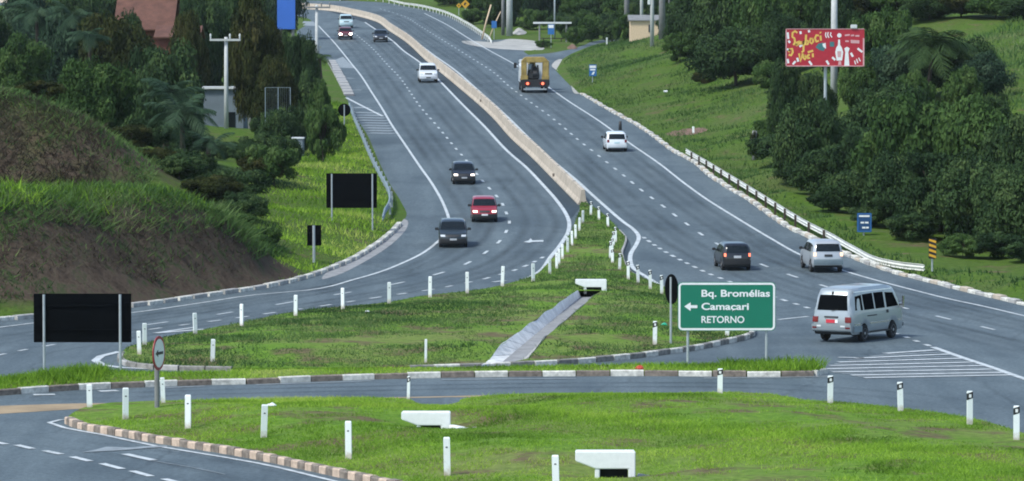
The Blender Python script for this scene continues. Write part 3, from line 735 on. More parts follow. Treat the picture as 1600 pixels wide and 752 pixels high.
# overhanging tufts on the lip of the near bank, long grass on its top, scrub on the higher bank
def band(name, Dpts, dens, h0, h1, w, mat, seed, lean=.5):
    L = [Vector((p.x, p.y)) for p in [at(*q) for q in Dpts]]
    P = polysample(L, dens); P = P[~inpoly(P, ROAD)]
    return blades(name, P, relief, h0, h1, w, mat, seed, lean)
band('grass', [(-140, 335, 161.9), (0, 330, 163.4), (100, 321, 167.0), (200, 320, 171.2), (300, 328, 174.7), (375, 360, 179.2), (425, 415, 182.5), (430, 400, 188), (380, 340, 195), (250, 318, 194), (100, 316, 192), (-140, 318, 188)], 40, .12, .42, .08, M['blade_far'], 61, .8)
band('grass', [(-140, 480, 158.5), (0, 490, 160), (130, 475, 164.5), (270, 460, 169), (390, 445, 175.5), (425, 435, 180), (425, 415, 182), (375, 380, 178.5), (300, 360, 174), (200, 350, 170.5), (100, 350, 167), (0, 360, 163.4), (-140, 360, 162)], 50, .08, .3, .05, M['dry'], 63, 1.2)
band('grass', [(-140, 400, 160.5), (0, 400, 162), (100, 390, 166), (200, 385, 169.7), (300, 385, 173.2), (375, 400, 178), (410, 420, 181), (375, 360, 180), (300, 330, 175.5), (200, 320, 172), (100, 320, 168), (0, 330, 164.5), (-140, 335, 163)], 70, .14, .5, .06, M['blade_far'], 65, 1.1)
band('grass', [(-140, 490, 156), (0, 496, 158.5), (90, 487, 161.5), (60, 470, 162.5), (0, 470, 160.5), (-140, 470, 158.5)], 45, .12, .4, .06, M['blade_far'], 67, .8)
band('grass', [(-140, 490, 157), (0, 496, 159.5), (130, 475, 165), (270, 460, 169), (390, 445, 175.5), (425, 420, 182), (375, 380, 178.5), (300, 360, 174), (200, 350, 170.5), (100, 350, 167), (0, 360, 163.4), (-140, 360, 162)], 16, .1, .35, .06, M['blade_far'], 69, 1.1)
band('grass', [(320, 330, 175), (400, 440, 177), (432, 437, 181), (440, 400, 187), (390, 345, 186), (350, 330, 183)], 70, .18, .6, .07, M['blade_far'], 68, .9)
band('dry_scrub', [(-200, 300, 196), (0, 300, 196), (150, 310, 196), (255, 315, 198), (225, 285, 202), (150, 206, 205.5), (50, 156, 206.5), (-200, 150, 206.5)], 75, .12, .45, .06, M['dry'], 71, 1.1)
band('grass', [(-200, 250, 199), (0, 230, 200), (100, 240, 201), (230, 300, 200), (225, 285, 202), (150, 206, 205.5), (50, 156, 206.5), (-200, 150, 206.5)], 14, .15, .5, .06, M['blade_far'], 72, 1.0)
band('grass', [(-200, 150, 204), (0, 150, 204), (50, 156, 204), (150, 206, 203), (235, 300, 200), (250, 300, 206), (160, 220, 212), (50, 150, 213), (-200, 140, 213)], 30, .15, .5, .09, M['blade_far'], 73, .8)
band('grass', [(1440, 172, 240), (1640, 172, 240), (1700, 60, 300), (1620, 30, 335), (1500, 60, 305), (1480, 120, 275)], 7, .2, .5, .12, M['blade_far'], 75)
band('grass', [(-140, 335, 162.2), (0, 330, 163.6), (50, 324, 165.2), (100, 321, 167.2), (200, 320, 171.2), (300, 328, 174.7), (375, 360, 179.2), (425, 415, 183.5), (390, 390, 186), (300, 330, 180), (200, 320, 176), (100, 320, 171.5), (0, 330, 168), (-140, 335, 166.5)], 26, .15, .5, .08, M['blade'], 66, .7)
# ------------------------------------------------------------------ vegetation
def rdirs(n, r, up=0):
    v = r.normal(size=(n, 3)); v[:, 2] = v[:, 2] + up; return v / np.linalg.norm(v, axis=1)[:, None]
def leaf_quads(C, Nn, size, r):
    n = len(C); t = np.cross(Nn, r.normal(size=(n, 3))); t /= np.linalg.norm(t, axis=1)[:, None]; b = np.cross(Nn, t)
    s = size * r.uniform(.6, 1.35, n)[:, None]
    a = C - t * s * .9; c = C + t * s * .9; d = b * s * .45 + Nn * s * .12
    V = np.stack([a, C - d + 2 * Nn * s * .12, c, C + d], 1).reshape(-1, 3)
    return V, np.arange(4 * n).reshape(-1, 4)
def crown_mesh(name, seed, mat, clumps=80, per=150, leaf=.17, shape='round', low=.08):
    """a crown filling about x,y in [-1,1], z in [0,1] (before scaling), made of separate leaf clumps"""
    r = np.random.default_rng(seed); V, Fq, tone = [], [], []; off = 0
    D = rdirs(clumps, r, .25); lob = rdirs(6, r, .3)
    for k, d in enumerate(D):
        bulge = 1 + .30 * max(0, max(float(d @ l) for l in lob) - .75) / .25 - .18 * r.random()
        rad = r.uniform(.45, .98) ** .5 * .80 * bulge
        if shape == 'spread': c = np.array([d[0] * rad * 1.05, d[1] * rad * 1.05, .62 + .34 * d[2] * rad - .14 * (d[0]**2 + d[1]**2)])
        elif shape == 'tall': c = np.array([d[0] * rad * .95, d[1] * rad * .95, .53 + .47 * d[2] * rad])
        else: c = np.array([d[0] * rad, d[1] * rad, .50 + .48 * d[2] * rad])
        c[2] = max(c[2], low + .05 * r.random())
        m = int(per * r.uniform(.6, 1.3)); cr = r.uniform(.16, .30)
        u = rdirs(m, r, .15); q = c + u * (r.uniform(.25, 1, m) ** .6)[:, None] * cr * np.array([1, 1, .62])
        nn = u + r.normal(0, .55, (m, 3)) + np.array([0, 0, .35]); nn /= np.linalg.norm(nn, axis=1)[:, None]
        v, f = leaf_quads(q, nn, leaf / 3.0, r)
        V.append(v); Fq.append(f + off); off += len(v); tone.append(np.full(len(v), np.clip(.45 + r.normal(0, .2), 0, 1)))
    V = np.vstack(V); V[:, 2] = np.maximum(V[:, 2], 0.01)
    return fastmesh(name, V, np.vstack(Fq), mat, np.concatenate(tone))
def trunk_mesh(name, seed, fork=.3):
    """trunk with limbs, in units of the crown box"""
    r = random.Random(seed); b = MB()
    top = Vector((r.uniform(-.06, .06), r.uniform(-.06, .06), fork))
    b.chain([(0, 0, -.05), (top.x * .4, top.y * .4, fork * .5), top], [.07, .052, .045], 8)
    for k in range(6):
        a = k * 1.05 + r.random(); e = Vector((math.cos(a) * r.uniform(.35, .6), math.sin(a) * r.uniform(.35, .6), r.uniform(.55, .85)))
        m = top.lerp(e, .5) + Vector((0, 0, .05)); b.chain([top - Vector((0, 0, .03)), m, e], [.04, .026, .010], 6)
    b.chain([top - Vector((0, 0, .02)), top + Vector((.03, .02, .25)), top + Vector((.05, -.03, .5))], [.04, .028, .012], 6)
    o = b.build(name, M['bark'], smooth=True); me = o.data; bpy.data.objects.remove(o); return me
CROWN = {}
for i in range(3):
    CROWN['dark', i] = crown_mesh('crown', 100 + i, M['leaf'], 105, 300, .105)
    CROWN['light', i] = crown_mesh('crown', 110 + i, M['leaf_light'], 100, 280, .112)
    CROWN['brown', i] = crown_mesh('crown', 120 + i, M['leaf_brown'], 105, 270, .105, 'tall', .04)
    CROWN['spread', i] = crown_mesh('crown', 130 + i, M['leaf'], 100, 290, .105, 'spread', .2)
    CROWN['blue', i] = crown_mesh('crown', 140 + i, M['leaf_blue'], 95, 270, .115)
    CROWN['bush', i] = crown_mesh('foliage', 150 + i, M['leaf_light'], 48, 260, .14, 'round', 0)
    CROWN['darkbush', i] = crown_mesh('foliage', 160 + i, M['leaf'], 54, 260, .135, 'round', 0)
    CROWN['drybush', i] = crown_mesh('foliage', 170 + i, M['leaf_brown'], 48, 250, .135, 'round', 0)
TRUNK = [trunk_mesh('trunk', i, .22 + .06 * i) for i in range(3)]
def top_z(px, py, D): return at(px, py, D).z
cnt = [0]
def Dground(px, py, d0=120, d1=760):
    dr = ray(px, py); D = d0
    while D < d1:
        k = D / dr.y
        if H + dr.z * k < tz(dr.x * k, D): return D
        D += 2
    return d1
def tree(px, ytop, wpx, D, kind, label, group=None, hmin=2.0, cat='tree', name='tree', sink=0):
    if D < 0: D = Dground(px, -D)
    g = ground_at(px, D); h = max(top_z(px, ytop, D) - g.z, hmin) * 1.02; w = wpx / S(D) / 2 / .93
    if kind in ('bush', 'darkbush', 'drybush'): h = max(h, 1.0 * w)
    cnt[0] += 1; i = cnt[0] % 3; r = random.Random(cnt[0] * 31)
    e = empty(name, (g.x, g.y, g.z - sink), label, cat, group); e.rotation_euler = (0, 0, r.uniform(0, 6.28))
    bushy = kind in ('bush', 'darkbush', 'drybush')
    c = link('foliage' if bushy else 'crown', CROWN[kind, i], e); c.scale = (w * r.uniform(1.02, 1.22), w * r.uniform(1.02, 1.22), h * (.99 if bushy else 1.06))
    if not bushy: c.location = (0, 0, -h * .06)
    tr = link('stem' if bushy else 'trunk', TRUNK[i], e); k = min(w, h * .5) * (.5 if bushy else 1.0); tr.scale = (k, k, h * .9)
    return e
def bush(px, ytop, wpx, D, kind, label, group=None): return tree(px, ytop, wpx, D, kind, label, group, .4, 'bush', 'bush')

# palms: a ringed trunk, arching fronds with separate leaflets
def frond_mesh(seed, mat, L=1.0, droop=.9):
    r = random.Random(seed); V, Fq, tone = [], [], []
    n = 34; P = []
    for i in range(n + 1):
        t = i / n; P.append(Vector((L * t * (1 - .18 * t), 0, L * (.55 * t - droop * t * t))))
    for i in range(1, n + 1):
        p = P[i]; d = (P[i] - P[i-1]).normalized(); t = i / n
        ll = L * .34 * math.sin(math.pi * min(1, .15 + .85 * t)) ** .7
        for s in (1, -1):
            e = p + d * ll * .45 + Vector((0, s * ll * .75, -ll * r.uniform(.25, .6))); w = d * L * .008
            b = len(V); V += [p - w, p + w, p.lerp(e, .55) + w * 1.3 + Vector((0, 0, ll * .06)), e, p.lerp(e, .55) - w * 1.3 + Vector((0, 0, ll * .06))]
            Fq += [(b, b+1, b+2, b+4), (b+4, b+2, b+3, b+3)]
    for i in range(n):
        b = len(V); w = Vector((0, L * .012 * (1 - i / n) + .003, 0)); V += [P[i] - w, P[i] + w, P[i+1] + w, P[i+1] - w]; Fq.append((b, b+1, b+2, b+3))
    me = bpy.data.meshes.new('frond'); me.from_pydata([tuple(v) for v in V], [], [tuple(dict.fromkeys(f)) for f in Fq]); me.materials.append(mat)
    a = me.attributes.new('tone', 'FLOAT', 'POINT'); a.data.foreach_set('value', np.full(len(V), .3 + .5 * r.random(), np.float32)); me.update(); return me
FROND = [frond_mesh(i, M['leaf_blue'], 1.0, d) for i, d in enumerate((.5, .75, .95, 1.15))] + [frond_mesh(9 + i, M['leaf'], 1.0, d) for i, d in enumerate((.55, .85, 1.05))]
def palm(px, ytop, wpx, D, label, group=None, dark=False, nf=16, trunk_h=None):
    g = ground_at(px, D); h = max(top_z(px, ytop, D) - g.z, 2); R = wpx / S(D) / 2 / .8
    th = trunk_h if trunk_h is not None else max(h - R * .35, .8); cnt[0] += 1; r = random.Random(cnt[0] * 17)
    e = empty('palm_tree', g, label, 'palm', group)
    b = MB(); lx = r.uniform(-.4, .4); b.chain([(0, 0, -.2), (lx * .3, 0, th * .4), (lx * .8, 0, th * .8), (lx, 0, th)], [.20, .15, .13, .15], 9); b.build('trunk', M['bark'], e, smooth=True)
    for k in range(nf):
        o = link('frond', FROND[(4 + k % 3) if dark else k % 4], e); o.location = (lx, 0, th)
        o.rotation_euler = (r.uniform(-.25, .25), r.uniform(-.75, .35), k * 2.399 + r.uniform(-.2, .2)); s = R * r.uniform(.85, 1.15); o.scale = (s, s, s)
    return e

# --- right side: the thicket behind the guardrail
tk = 'thicket trees behind the right guardrail'; tkl = 'dark leafy tree in the dense thicket behind the right guardrail'
tree(1268, 158, 118, 235, 'dark', 'dark bushy tree below the red billboard, standing at the left edge of the thicket')
tree(1352, 196, 105, 226, 'dark', 'dark tree filling the middle of the thicket above the small blue sign')
tree(1392, 128, 135, 246, 'spread', 'broad low-domed tree right under the red billboard end, behind the thicket front')
tree(1440, 148, 165, 214, 'light', 'tallest round leafy tree of the thicket, pale green top, above the striped marker')
tree(1535, 160, 150, 208, 'light', 'round leafy tree with pale top at the foot of the grassy hill')
tree(1600, 178, 130, 203, 'dark', 'dark tree at the right border in front of the grassy hill')
tree(1690, 185, 150, 200, 'dark', tkl, tk)
for x, y, w, D in [(1300, 228, 110, 227), (1345, 262, 105, 218), (1405, 240, 130, 207), (1470, 235, 130, 203), (1530, 250, 130, 199), (1590, 262, 130, 195), (1660, 270, 130, 194)]: tree(x, y, w, D, 'dark', tkl, tk)
bl = 'low dark bush at the foot of the thicket behind the right guardrail'; bgp = 'bushes at the foot of the right thicket'
for x, y, w, D, k in [(1300, 300, 70, 219, 'darkbush'), (1362, 332, 70, 207, 'darkbush'), (1425, 350, 80, 200, 'darkbush'), (1555, 375, 80, 190, 'darkbush'), (1610, 385, 80, 187, 'darkbush')]: bush(x, y, w, D, k, bl, bgp)
bush(1505, 366, 62, 190, 'bush', 'light green tall weeds beside the striped marker at the thicket edge')
bush(1240, 238, 55, 236, 'darkbush', 'low dark bush left of the thicket below the billboard')
# behind and around the billboard
tree(1225, 95, 60, 262, 'dark', 'dark tree just left of the billboard post')
tree(1268, 112, 70, 266, 'dark', 'dark tree hiding the foot of the billboard post')
tree(1345, 92, 70, 272, 'light', 'light green tree behind the right end of the billboard')
tree(1375, 12, 110, 285, 'light', 'tall light green tree right of the billboard')
tree(1308, -20, 80, 300, 'dark', 'dark tall tree behind the top of the billboard')
palm(1448, 48, 130, 266, 'dark palm with drooping fronds half sunk in the wood at the foot of the hill', dark=True, nf=26)
tree(1490, 62, 120, 270, 'dark', 'dark tree right of the dark palm, against the grassy hill')
tree(1535, 84, 80, 264, 'blue', 'bluish tree at the right end of the wood against the grassy hill')
tree(1405, 60, 90, 272, 'blue', 'bluish tree between the billboard and the dark palm')
bush(1430, 110, 60, 255, 'bush', 'round light green bush below the dark palms')
bush(1505, 105, 60, 256, 'bush', 'round green bush at the right below the dark palms')
bush(1545, 150, 60, 252, 'darkbush', 'dark bush at the lower left edge of the grassy hill')
bush(1568, 146, 14, 258, 'darkbush', 'small lone dark shrub on the grassy hill')
# hill wood along the top right
hw = 'wood on the hilltop at upper right'; hwl = 'tree of the dark hilltop wood behind the billboard and palms'
for i, (x, y, w, D) in enumerate([(1240, -40, 100, 335), (1290, -45, 90, 345), (1345, -45, 110, 340), (1400, -40, 110, 338), (1450, -20, 100, 330), (1500, -15, 110, 330), (1555, -10, 100, 328), (1605, -5, 100, 325), (1420, -60, 120, 370), (1530, -60, 120, 370), (1610, -60, 120, 365), (1690, -40, 110, 330)]):
    tree(x, y, w, D, ['light', 'dark', 'brown'][i % 3], hwl, hw)
tree(1150, 42, 140, -138, 'spread', 'wide dark spreading tree alone on the right grass slope')
bush(1098, 112, 40, -132, 'drybush', 'small brownish bush under the spreading tree on the slope')
bush(1203, 95, 60, -145, 'bush', 'green bush right of the spreading tree on the slope')
bush(1062, 52, 60, -98, 'bush', 'bright green bush beside the tall concrete poles on the slope')
tree(1090, -20, 90, 355, 'dark', 'dark tall tree behind the bright green bush on the slope')
tree(1140, -35, 110, 345, 'dark', 'dark tall tree behind the spreading tree on the slope')
tree(1200, -30, 95, 330, 'light', 'tall green tree between the spreading tree and the billboard')
tree(1225, 20, 75, -120, 'dark', 'green tree left of the billboard, halfway up the slope')
wd = 'weed clumps on the right slope'
for x, y, w, yb in [(1196, 186, 34, -214), (1212, 190, 40, -228), (1200, 214, 30, -246)]: bush(x, y, w, yb, 'bush', 'clump of tall weeds on the right slope left of the thicket', wd)
bush(1215, 205, 80, -262, 'darkbush', 'dark weeds at the left end of the thicket')
# wood across the back
bw = 'wood beyond the end of the road'; bwl = 'dark tree of the wood across the back of the view'
for i, x in enumerate(range(590, 1075, 27)):
    tree(x + (i * 7) % 11, -60 - (i * 13) % 20, 62 + (i * 5) % 14, (500 + (i * 29) % 50 if x > 760 else 560 + (i * 29) % 40) if x > 690 else 665, 'dark' if i % 3 else 'blue', bwl, bw)
for i, x in enumerate(range(480, 720, 34)): tree(x, -70, 70, 690 + (i * 17) % 40, 'dark', bwl, bw)
ub = 'undergrowth along the edge of the back wood'
for i, (x, y, w, D) in enumerate([(740, 14, 40, 520), (770, 20, 36, 505), (838, 12, 40, 490), (880, 18, 44, 486), (915, 16, 40, 478), (945, 20, 44, 470), (975, 22, 36, 452), (1045, 25, 40, 420), (900, 40, 36, 452), (825, 30, 30, 492), (700, -5, 46, 590), (735, 2, 46, 560), (765, -4, 50, 545), (800, -8, 50, 530), (832, -4, 54, 520), (868, -10, 56, 512), (902, -6, 56, 505), (938, -10, 60, 498), (972, -8, 56, 490), (1010, -8, 56, 480), (1045, 0, 50, 470), (660, -14, 44, 640), (620, -16, 44, 665), (890, 24, 40, 470), (925, 26, 40, 462), (955, 30, 36, 455)]):
    bush(x, y, w, D, 'darkbush' if i % 2 else 'bush', 'bush in the undergrowth at the edge of the back wood', ub)
bush(848, 70, 26, 446, 'bush', 'low green bush on the small verge beside the shelter')
# --- left side
tree(400, 3, 88, 292, 'brown', 'tall brown-green tree behind the white cross pole at left')
tree(456, 52, 46, 300, 'dark', 'narrow dark tree beside the blue panel')
tree(225, 48, 60, 300, 'blue', 'bluish-green tree low in front of the red-roofed house')
tree(478, 58, 44, 300, 'dark', 'slim dark tree below the blue panel behind the roadside power pole')
tree(432, 95, 70, 276, 'brown', 'dark brown-green tree above the wire gate')
tree(318, -12, 84, 340, 'dark', 'dark broad tree behind the white cross pole top')
tree(372, -25, 90, 350, 'dark', 'dark green tree at the top left of the road behind the brown-green tree')
tree(252, 68, 128, 262, 'dark', 'big round dark tree in the middle of the left wood below the red roof')
tree(178, 26, 110, 292, 'brown', 'brown-green tree left of the red roof')
tree(150, 92, 105, 232, 'light', 'round green tree right above the higher brown bank')
tree(95, 30, 90, 300, 'blue', 'bluish tree among the palms in the upper left')
tree(30, 60, 90, 290, 'light', 'green tree in the upper left above the brown bank')
lw = 'trees of the left wood'; lwl = 'dark tree of the left wood behind the palms and the red roof'
for i, (x, y, w, D) in enumerate([(-30, 10, 110, 320), (40, -20, 100, 380), (110, -25, 100, 400), (170, -35, 100, 420), (230, -40, 90, 440), (285, -30, 80, 420), (-70, 40, 120, 280), (440, -60, 70, 470), (400, -60, 70, 470), (350, -50, 80, 450), (300, -55, 80, 460)]):
    tree(x, y, w, D, ['dark', 'blue', 'dark'][i % 3], lwl, lw)
palm(62, 2, 95, 306, 'bluish palm with drooping fronds in the upper left corner wood', nf=18)
palm(112, 12, 80, 300, 'bluish palm between two others in the upper left wood', nf=18)
palm(140, 45, 70, 285, 'lower bluish palm left of the brown-green tree in the upper left', nf=16)
palm(258, 128, 100, 238, 'blue-green palm with a pale trunk in the middle of the left wood', nf=16)
palm(285, 158, 115, 226, 'large drooping palm left of the white cross pole', nf=20)
palm(328, 212, 80, 216, 'drooping palm in front of the grey house and cross pole', nf=16)
palm(506, 82, 44, 312, 'small low palm beside the roadside power pole', dark=True, nf=12)
us = 'bushes in the hollow behind the left banks'; usl = 'dark bush in the overgrown hollow between the left banks and the road'
for i, (x, y, w, D, k) in enumerate([(245, 185, 80, 232, 'darkbush'), (300, 235, 90, 216, 'darkbush'), (352, 262, 70, 214, 'darkbush'), (280, 262, 80, 206, 'darkbush'), (335, 282, 90, 201, 'drybush'), (375, 262, 80, 212, 'darkbush'), (408, 238, 60, 226, 'drybush'),
      (250, 262, 60, 207, 'drybush'), (205, 205, 70, 224, 'drybush'), (385, 300, 70, 198, 'darkbush'), (262, 232, 70, 218, 'darkbush')]): bush(x, y, w, D, k, usl, us)
bush(428, 222, 75, 226, 'bush', 'rounded green bush on the left grass slope by the wire gate')
tree(208, 22, 52, 322, 'dark', 'dark tree covering the left end of the red roof')
tree(296, 26, 60, 318, 'brown', 'brown-green tree covering the right end of the red roof')
for x, y, w, D in [(345, 222, 60, 250), (375, 232, 60, 244), (400, 246, 56, 236), (425, 232, 56, 232), (350, 300, 60, 205), (312, 300, 56, 203), (300, 205, 60, 240), (412, 205, 60, 250), (395, 225, 60, 238), (448, 212, 50, 240), (470, 165, 44, 264), (420, 170, 60, 272)]: bush(x, y, w, D, 'darkbush', usl, us)
bush(440, 168, 60, 262, 'darkbush', 'dark bush below the wire gate on the left slope')
bush(480, 105, 56, 282, 'darkbush', 'dark bush behind the roadside power pole')
bush(500, 128, 44, 268, 'bush', 'bright green bush at the foot of the roadside power pole')
bush(505, 158, 60, 252, 'bush', 'yellow-green bush left of the round sign back')
bush(18, 172, 60, 212, 'bush', 'green bush on the left end of the higher brown bank')
bush(60, 128, 70, 224, 'drybush', 'brownish bush on top of the higher brown bank')
bush(415, 385, 55, 187, 'bush', 'green bush at the right end of the near cut bank')
bush(378, 345, 50, 188, 'bush', 'light green bush on the right shoulder of the near cut bank')
# dead palm stump by the right guardrail
g = G(1178, 250, .4); e = empty('dead_stump', T(g.x, g.y), 'dead grey broken trunk standing in the grass right of the guardrail', 'tree stump')
b = MB(); b.chain([(0, 0, -.2), (.03, 0, .6), (-.02, .02, 1.3), (.05, 0, 1.95)], [.16, .14, .22, .15], 9); b.build('trunk', M['pole_dark'], e, smooth=True)
o = link('foliage', CROWN['drybush', 1], e); o.location = (0, 0, 1.0); o.scale = (.32, .32, .95)
EXPO = 1.15
HAZE = .00006
# ------------------------------------------------------------------ marker posts
def post_meshes():
    b = MB(); b.prism([(-.5, -.3), (.5, -.3), (.5, .15), (.25, .3), (-.25, .3), (-.5, .15)], 'z', -.12, .965); b.add([(-.5, -.3, .965), (.5, -.3, .965), (.5, .15, .965), (-.5, .15, .965), (-.42, -.2, 1), (.42, -.2, 1), (.42, .1, 1), (-.42, .1, 1)], [(0, 1, 5, 4), (1, 2, 6, 5), (2, 3, 7, 6), (3, 0, 4, 7), (4, 5, 6, 7)])
    o = b.build('post', M['post_white']); me = o.data; bpy.data.objects.remove(o)
    b = MB(); b.add([(-.52, -.325, .73), (.52, -.325, .79), (.52, -.325, .985), (-.52, -.325, .925), (-.52, .16, .73), (.52, .16, .79), (.52, .16, .985), (-.52, .16, .925)], [(0, 1, 2, 3), (0, 4, 5, 1), (3, 2, 6, 7), (0, 3, 7, 4), (1, 5, 6, 2), (4, 7, 6, 5)])
    o = b.build('band', M['black']); band = o.data; bpy.data.objects.remove(o)
    b = MB(); b.box((0, -.345, .855), (.44, .03, .10)); o = b.build('reflector', M['white']); rw = o.data; bpy.data.objects.remove(o)
    b = MB(); b.box((0, -.315, .74), (.30, .03, .035)); o = b.build('reflector', M['trim']); rd = o.data; bpy.data.objects.remove(o)
    return me, band, rw, rd
PM = post_meshes()
def marker(px, py, hpx, w, label, group, banded=False, rd=True):
    g = G(px, py, .1); h = hpx / S(g.y) if hpx else .8
    P = np.array([(g.x, g.y)]); z = g.z
    if inpoly(P, ISL_A)[0]: z = zg(g.y) + hA(P)[0]
    elif inpoly(P, ISL_C)[0]: z = zg(g.y) + hC(P)[0]
    elif inpoly(P, ISL_B)[0]: z = zg(g.y) + hB(P)[0]
    elif not inpoly(P, ROAD)[0]: z = tz(g.x, g.y)
    else: z = zg(g.y)
    top = H + (at(px, py - hpx, g.y).z - H); h = max(top - z, .3)
    e = empty('marker_post', (g.x, g.y, z), label, 'post', group); r = random.Random(int(px * 7 + py))
    e.rotation_euler = (r.uniform(-.03, .03), r.uniform(-.035, .035), r.uniform(-.5, .5) if not banded else r.uniform(-.2, .2))
    for nm, me in (('post', PM[0]),) + ((('band', PM[1]), ('reflector', PM[2])) if banded else ((('reflector', PM[3]),) if rd else ())):
        o = link(nm, me, e); o.scale = (w, w, h)
    return e
ords = ['first', 'second', 'third', 'fourth', 'fifth', 'sixth', 'seventh', 'eighth', 'ninth', 'tenth', 'eleventh', 'twelfth', 'thirteenth', 'fourteenth']
gp = 'white posts on the near grass island'
for i, (x, y, h) in enumerate([(140, 639, 38), (196, 660, 54), (294, 676, 59), (412, 690, 58), (545, 722, 64), (699, 749, 66), (869, 775, 64)]):
    marker(x, y, h, .165, ('plain white post on the near grass island, ' + ords[i] + ' from the island tip') if i else 'plain white post at the very tip of the near grass island', gp)
marker(255, 637, 47, .13, 'plain white post just behind the foot of the oval arrow sign', gp)
gp = 'white posts along the left edge of the central island'
for i, (x, y, h) in enumerate([(305, 524, 35), (378, 512, 37), (462, 497, 36), (536, 487, 37), (608, 476, 35), (672, 467, 35), (730, 461, 36), (785, 449, 33), (833, 443, 31)]):
    marker(x, y, h, .145, 'white post on the long edge of the central island, %s from its left tip' % ords[i], gp)
for i, (x, y, h) in enumerate([(859, 430, 27), (870, 422, 27), (873.5, 415, 26), (879, 406, 24), (886.6, 396, 24.5), (894, 385, 24), (899.5, 375, 24), (905, 362, 22), (910.5, 350, 21)]):
    marker(x, y, h, .12, 'white post on the left side of the gore, %s from culvert to barrier' % ords[i], 'white posts on the left side of the gore')
gp = 'white posts at the left tip of the central island'
marker(226, 541, 36, .145, 'plain white post at the central island tip, the farther and taller-placed of the pair', gp)
marker(218, 556, 39, .145, 'plain white post at the central island tip, the nearer of the pair', gp)
marker(332, 570, 40, .145, 'plain white post standing alone in the grass right of the oval arrow sign', gp)
gp = 'black-topped posts on the right side of the gore'
for i, (x, y, h) in enumerate([(923, 338, 23), (936, 345, 22), (950, 356, 22), (962, 380, 25), (958.5, 386, 24), (956, 397, 25), (953.5, 406, 29), (957, 413, 24), (968, 423, 27), (981.7, 439, 31), (997, 445, 31), (1016, 454, 32), (1034, 462, 32)]):
    marker(x, y, h, .13, 'black-topped white post right of the gore grass, %s from the barrier end' % ords[i], gp, True)
gp = 'black-banded posts'
marker(1023, 543, 41, .15, 'white post with black band left of the green road sign, on the central island', gp, True)
marker(1136, 527, 32, .15, 'white post half hidden behind the lower edge of the green road sign', gp, True)
for x, y, h, l in [(1125, 621, 45, 'white post with black band right below the green road sign, on the near island'), (1297, 635, 48, 'white post with black band on the near island, opposite the sliver island end'), (1407, 647, 50, 'white post with black band below the van, on the near island edge'), (1515, 668, 57, 'white post with black band second from the right border on the near island'), (1588, 691, 57, 'white post with black band at the right border of the near island')]:
    marker(x, y, h, .16, l, gp, True)
marker(638, 627, 39, .09, 'thin white post with dark top seen edge-on above the near white culvert head', gp, True)
marker(665, 570, 40, .085, 'thin grey-white post alone in the middle of the central island grass', gp, False, False)
gp = 'small white posts on the right grass slope'
for x, y, h, l in [(948, 74, 15, 'small white post at the left edge of the right grass slope near the side road'), (964, 61, 13, 'small white post farthest up the side road'), (993, 87, 14, 'small white post in the grass left of the tallest concrete pole'), (1083.5, 213, 15, 'small white post beside the bare red earth')]:
    marker(x, y, h, .16, l, gp, False, False)

# ------------------------------------------------------------------ signs
def panel_sign(name, x0, y0, x1, y1, posts, base, mats, label, cat, edge=None, th=.05, pr=.045, front=True, postlen=None, corner=.08, group=None):
    """flat sign facing the camera side; posts: photo x of each; base: (x, y) of the foot"""
    g = G(base[0], base[1], .15); D = g.y
    A, B = at(x0, y1, D), at(x1, y0, D); w, h = B.x - A.x, B.z - A.z; cx = (A.x + B.x) / 2
    zb = tz(cx, D) if not inpoly([(cx, D)], ROADQ)[0] else zg(D) + .1
    e = empty(name, (cx, D, zb), label, cat, group); z0 = A.z - zb
    def rr(w, h, c, z): 
        pts = []
        for sx, sz, a0 in ((1, 1, 0), (-1, 1, 90), (-1, -1, 180), (1, -1, 270)):
            for k in range(4):
                a = math.radians(a0 + 30 * k); pts.append((sx * (w / 2 - c) + c * math.cos(a), z + h / 2 + sz * (h / 2 - c) + c * math.sin(a)))
        return pts
    b = MB(); b.prism(rr(w, h, corner, z0), 'y', -th / 2, th / 2); p = b.build('panel', mats, e)
    if edge is not None:
        o = rr(w - .04, h - .04, corner, z0 + .02); i_ = rr(w - .04 - 2 * edge[1], h - .04 - 2 * edge[1], max(corner - edge[1], .02), z0 + .02 + edge[1])
        n = len(o); v = [(x, -th / 2 - .004, z) for x, z in o] + [(x, -th / 2 - .004, z) for x, z in i_]
        meshobj('border', v, [(k, (k+1) % n, n + (k+1) % n, n + k) for k in range(n)], edge[0], p)
    if not front:
        for q in (.25, .75):
            bb = MB(); bb.box((0, -th / 2 - .025, z0 + h * q), (w * .98, .04, .05)); bb.build('rail', M['signback'], e)
    for px in posts:
        xx = at(px, y0, D).x - cx; b = MB(); yy = (th / 2 + pr + .01) * (1 if front else -1)
        b.tube((xx, yy, -.3), (xx, yy, z0 + h * .985), pr, n=10); b.build('post', M['galv'], e, smooth=False)
    return e, p, z0, w, h, th
def text(s, x, z, w, h, y, mat, parent, name='lettering', bold=.02, shear=0):
    cu = bpy.data.curves.new('t', 'FONT'); cu.body = s; cu.size = 1; cu.offset = bold; cu.extrude = .004; cu.shear = shear
    o = bpy.data.objects.new('t', cu); COL.objects.link(o); dg = bpy.context.evaluated_depsgraph_get(); dg.update()
    me = bpy.data.meshes.new_from_object(o.evaluated_get(dg)); bpy.data.objects.remove(o)
    V = np.array([v.co[:] for v in me.vertices]); a, c = V.min(0), V.max(0)
    q = np.column_stack([x + (V[:, 0] - a[0]) / (c[0] - a[0]) * w, np.full(len(V), y) - V[:, 2], z + (V[:, 1]) * h])
    me.vertices.foreach_set('co', q.astype(np.float32).ravel()); me.materials.clear(); me.materials.append(mat); me.update()
    return link(name, me, parent)
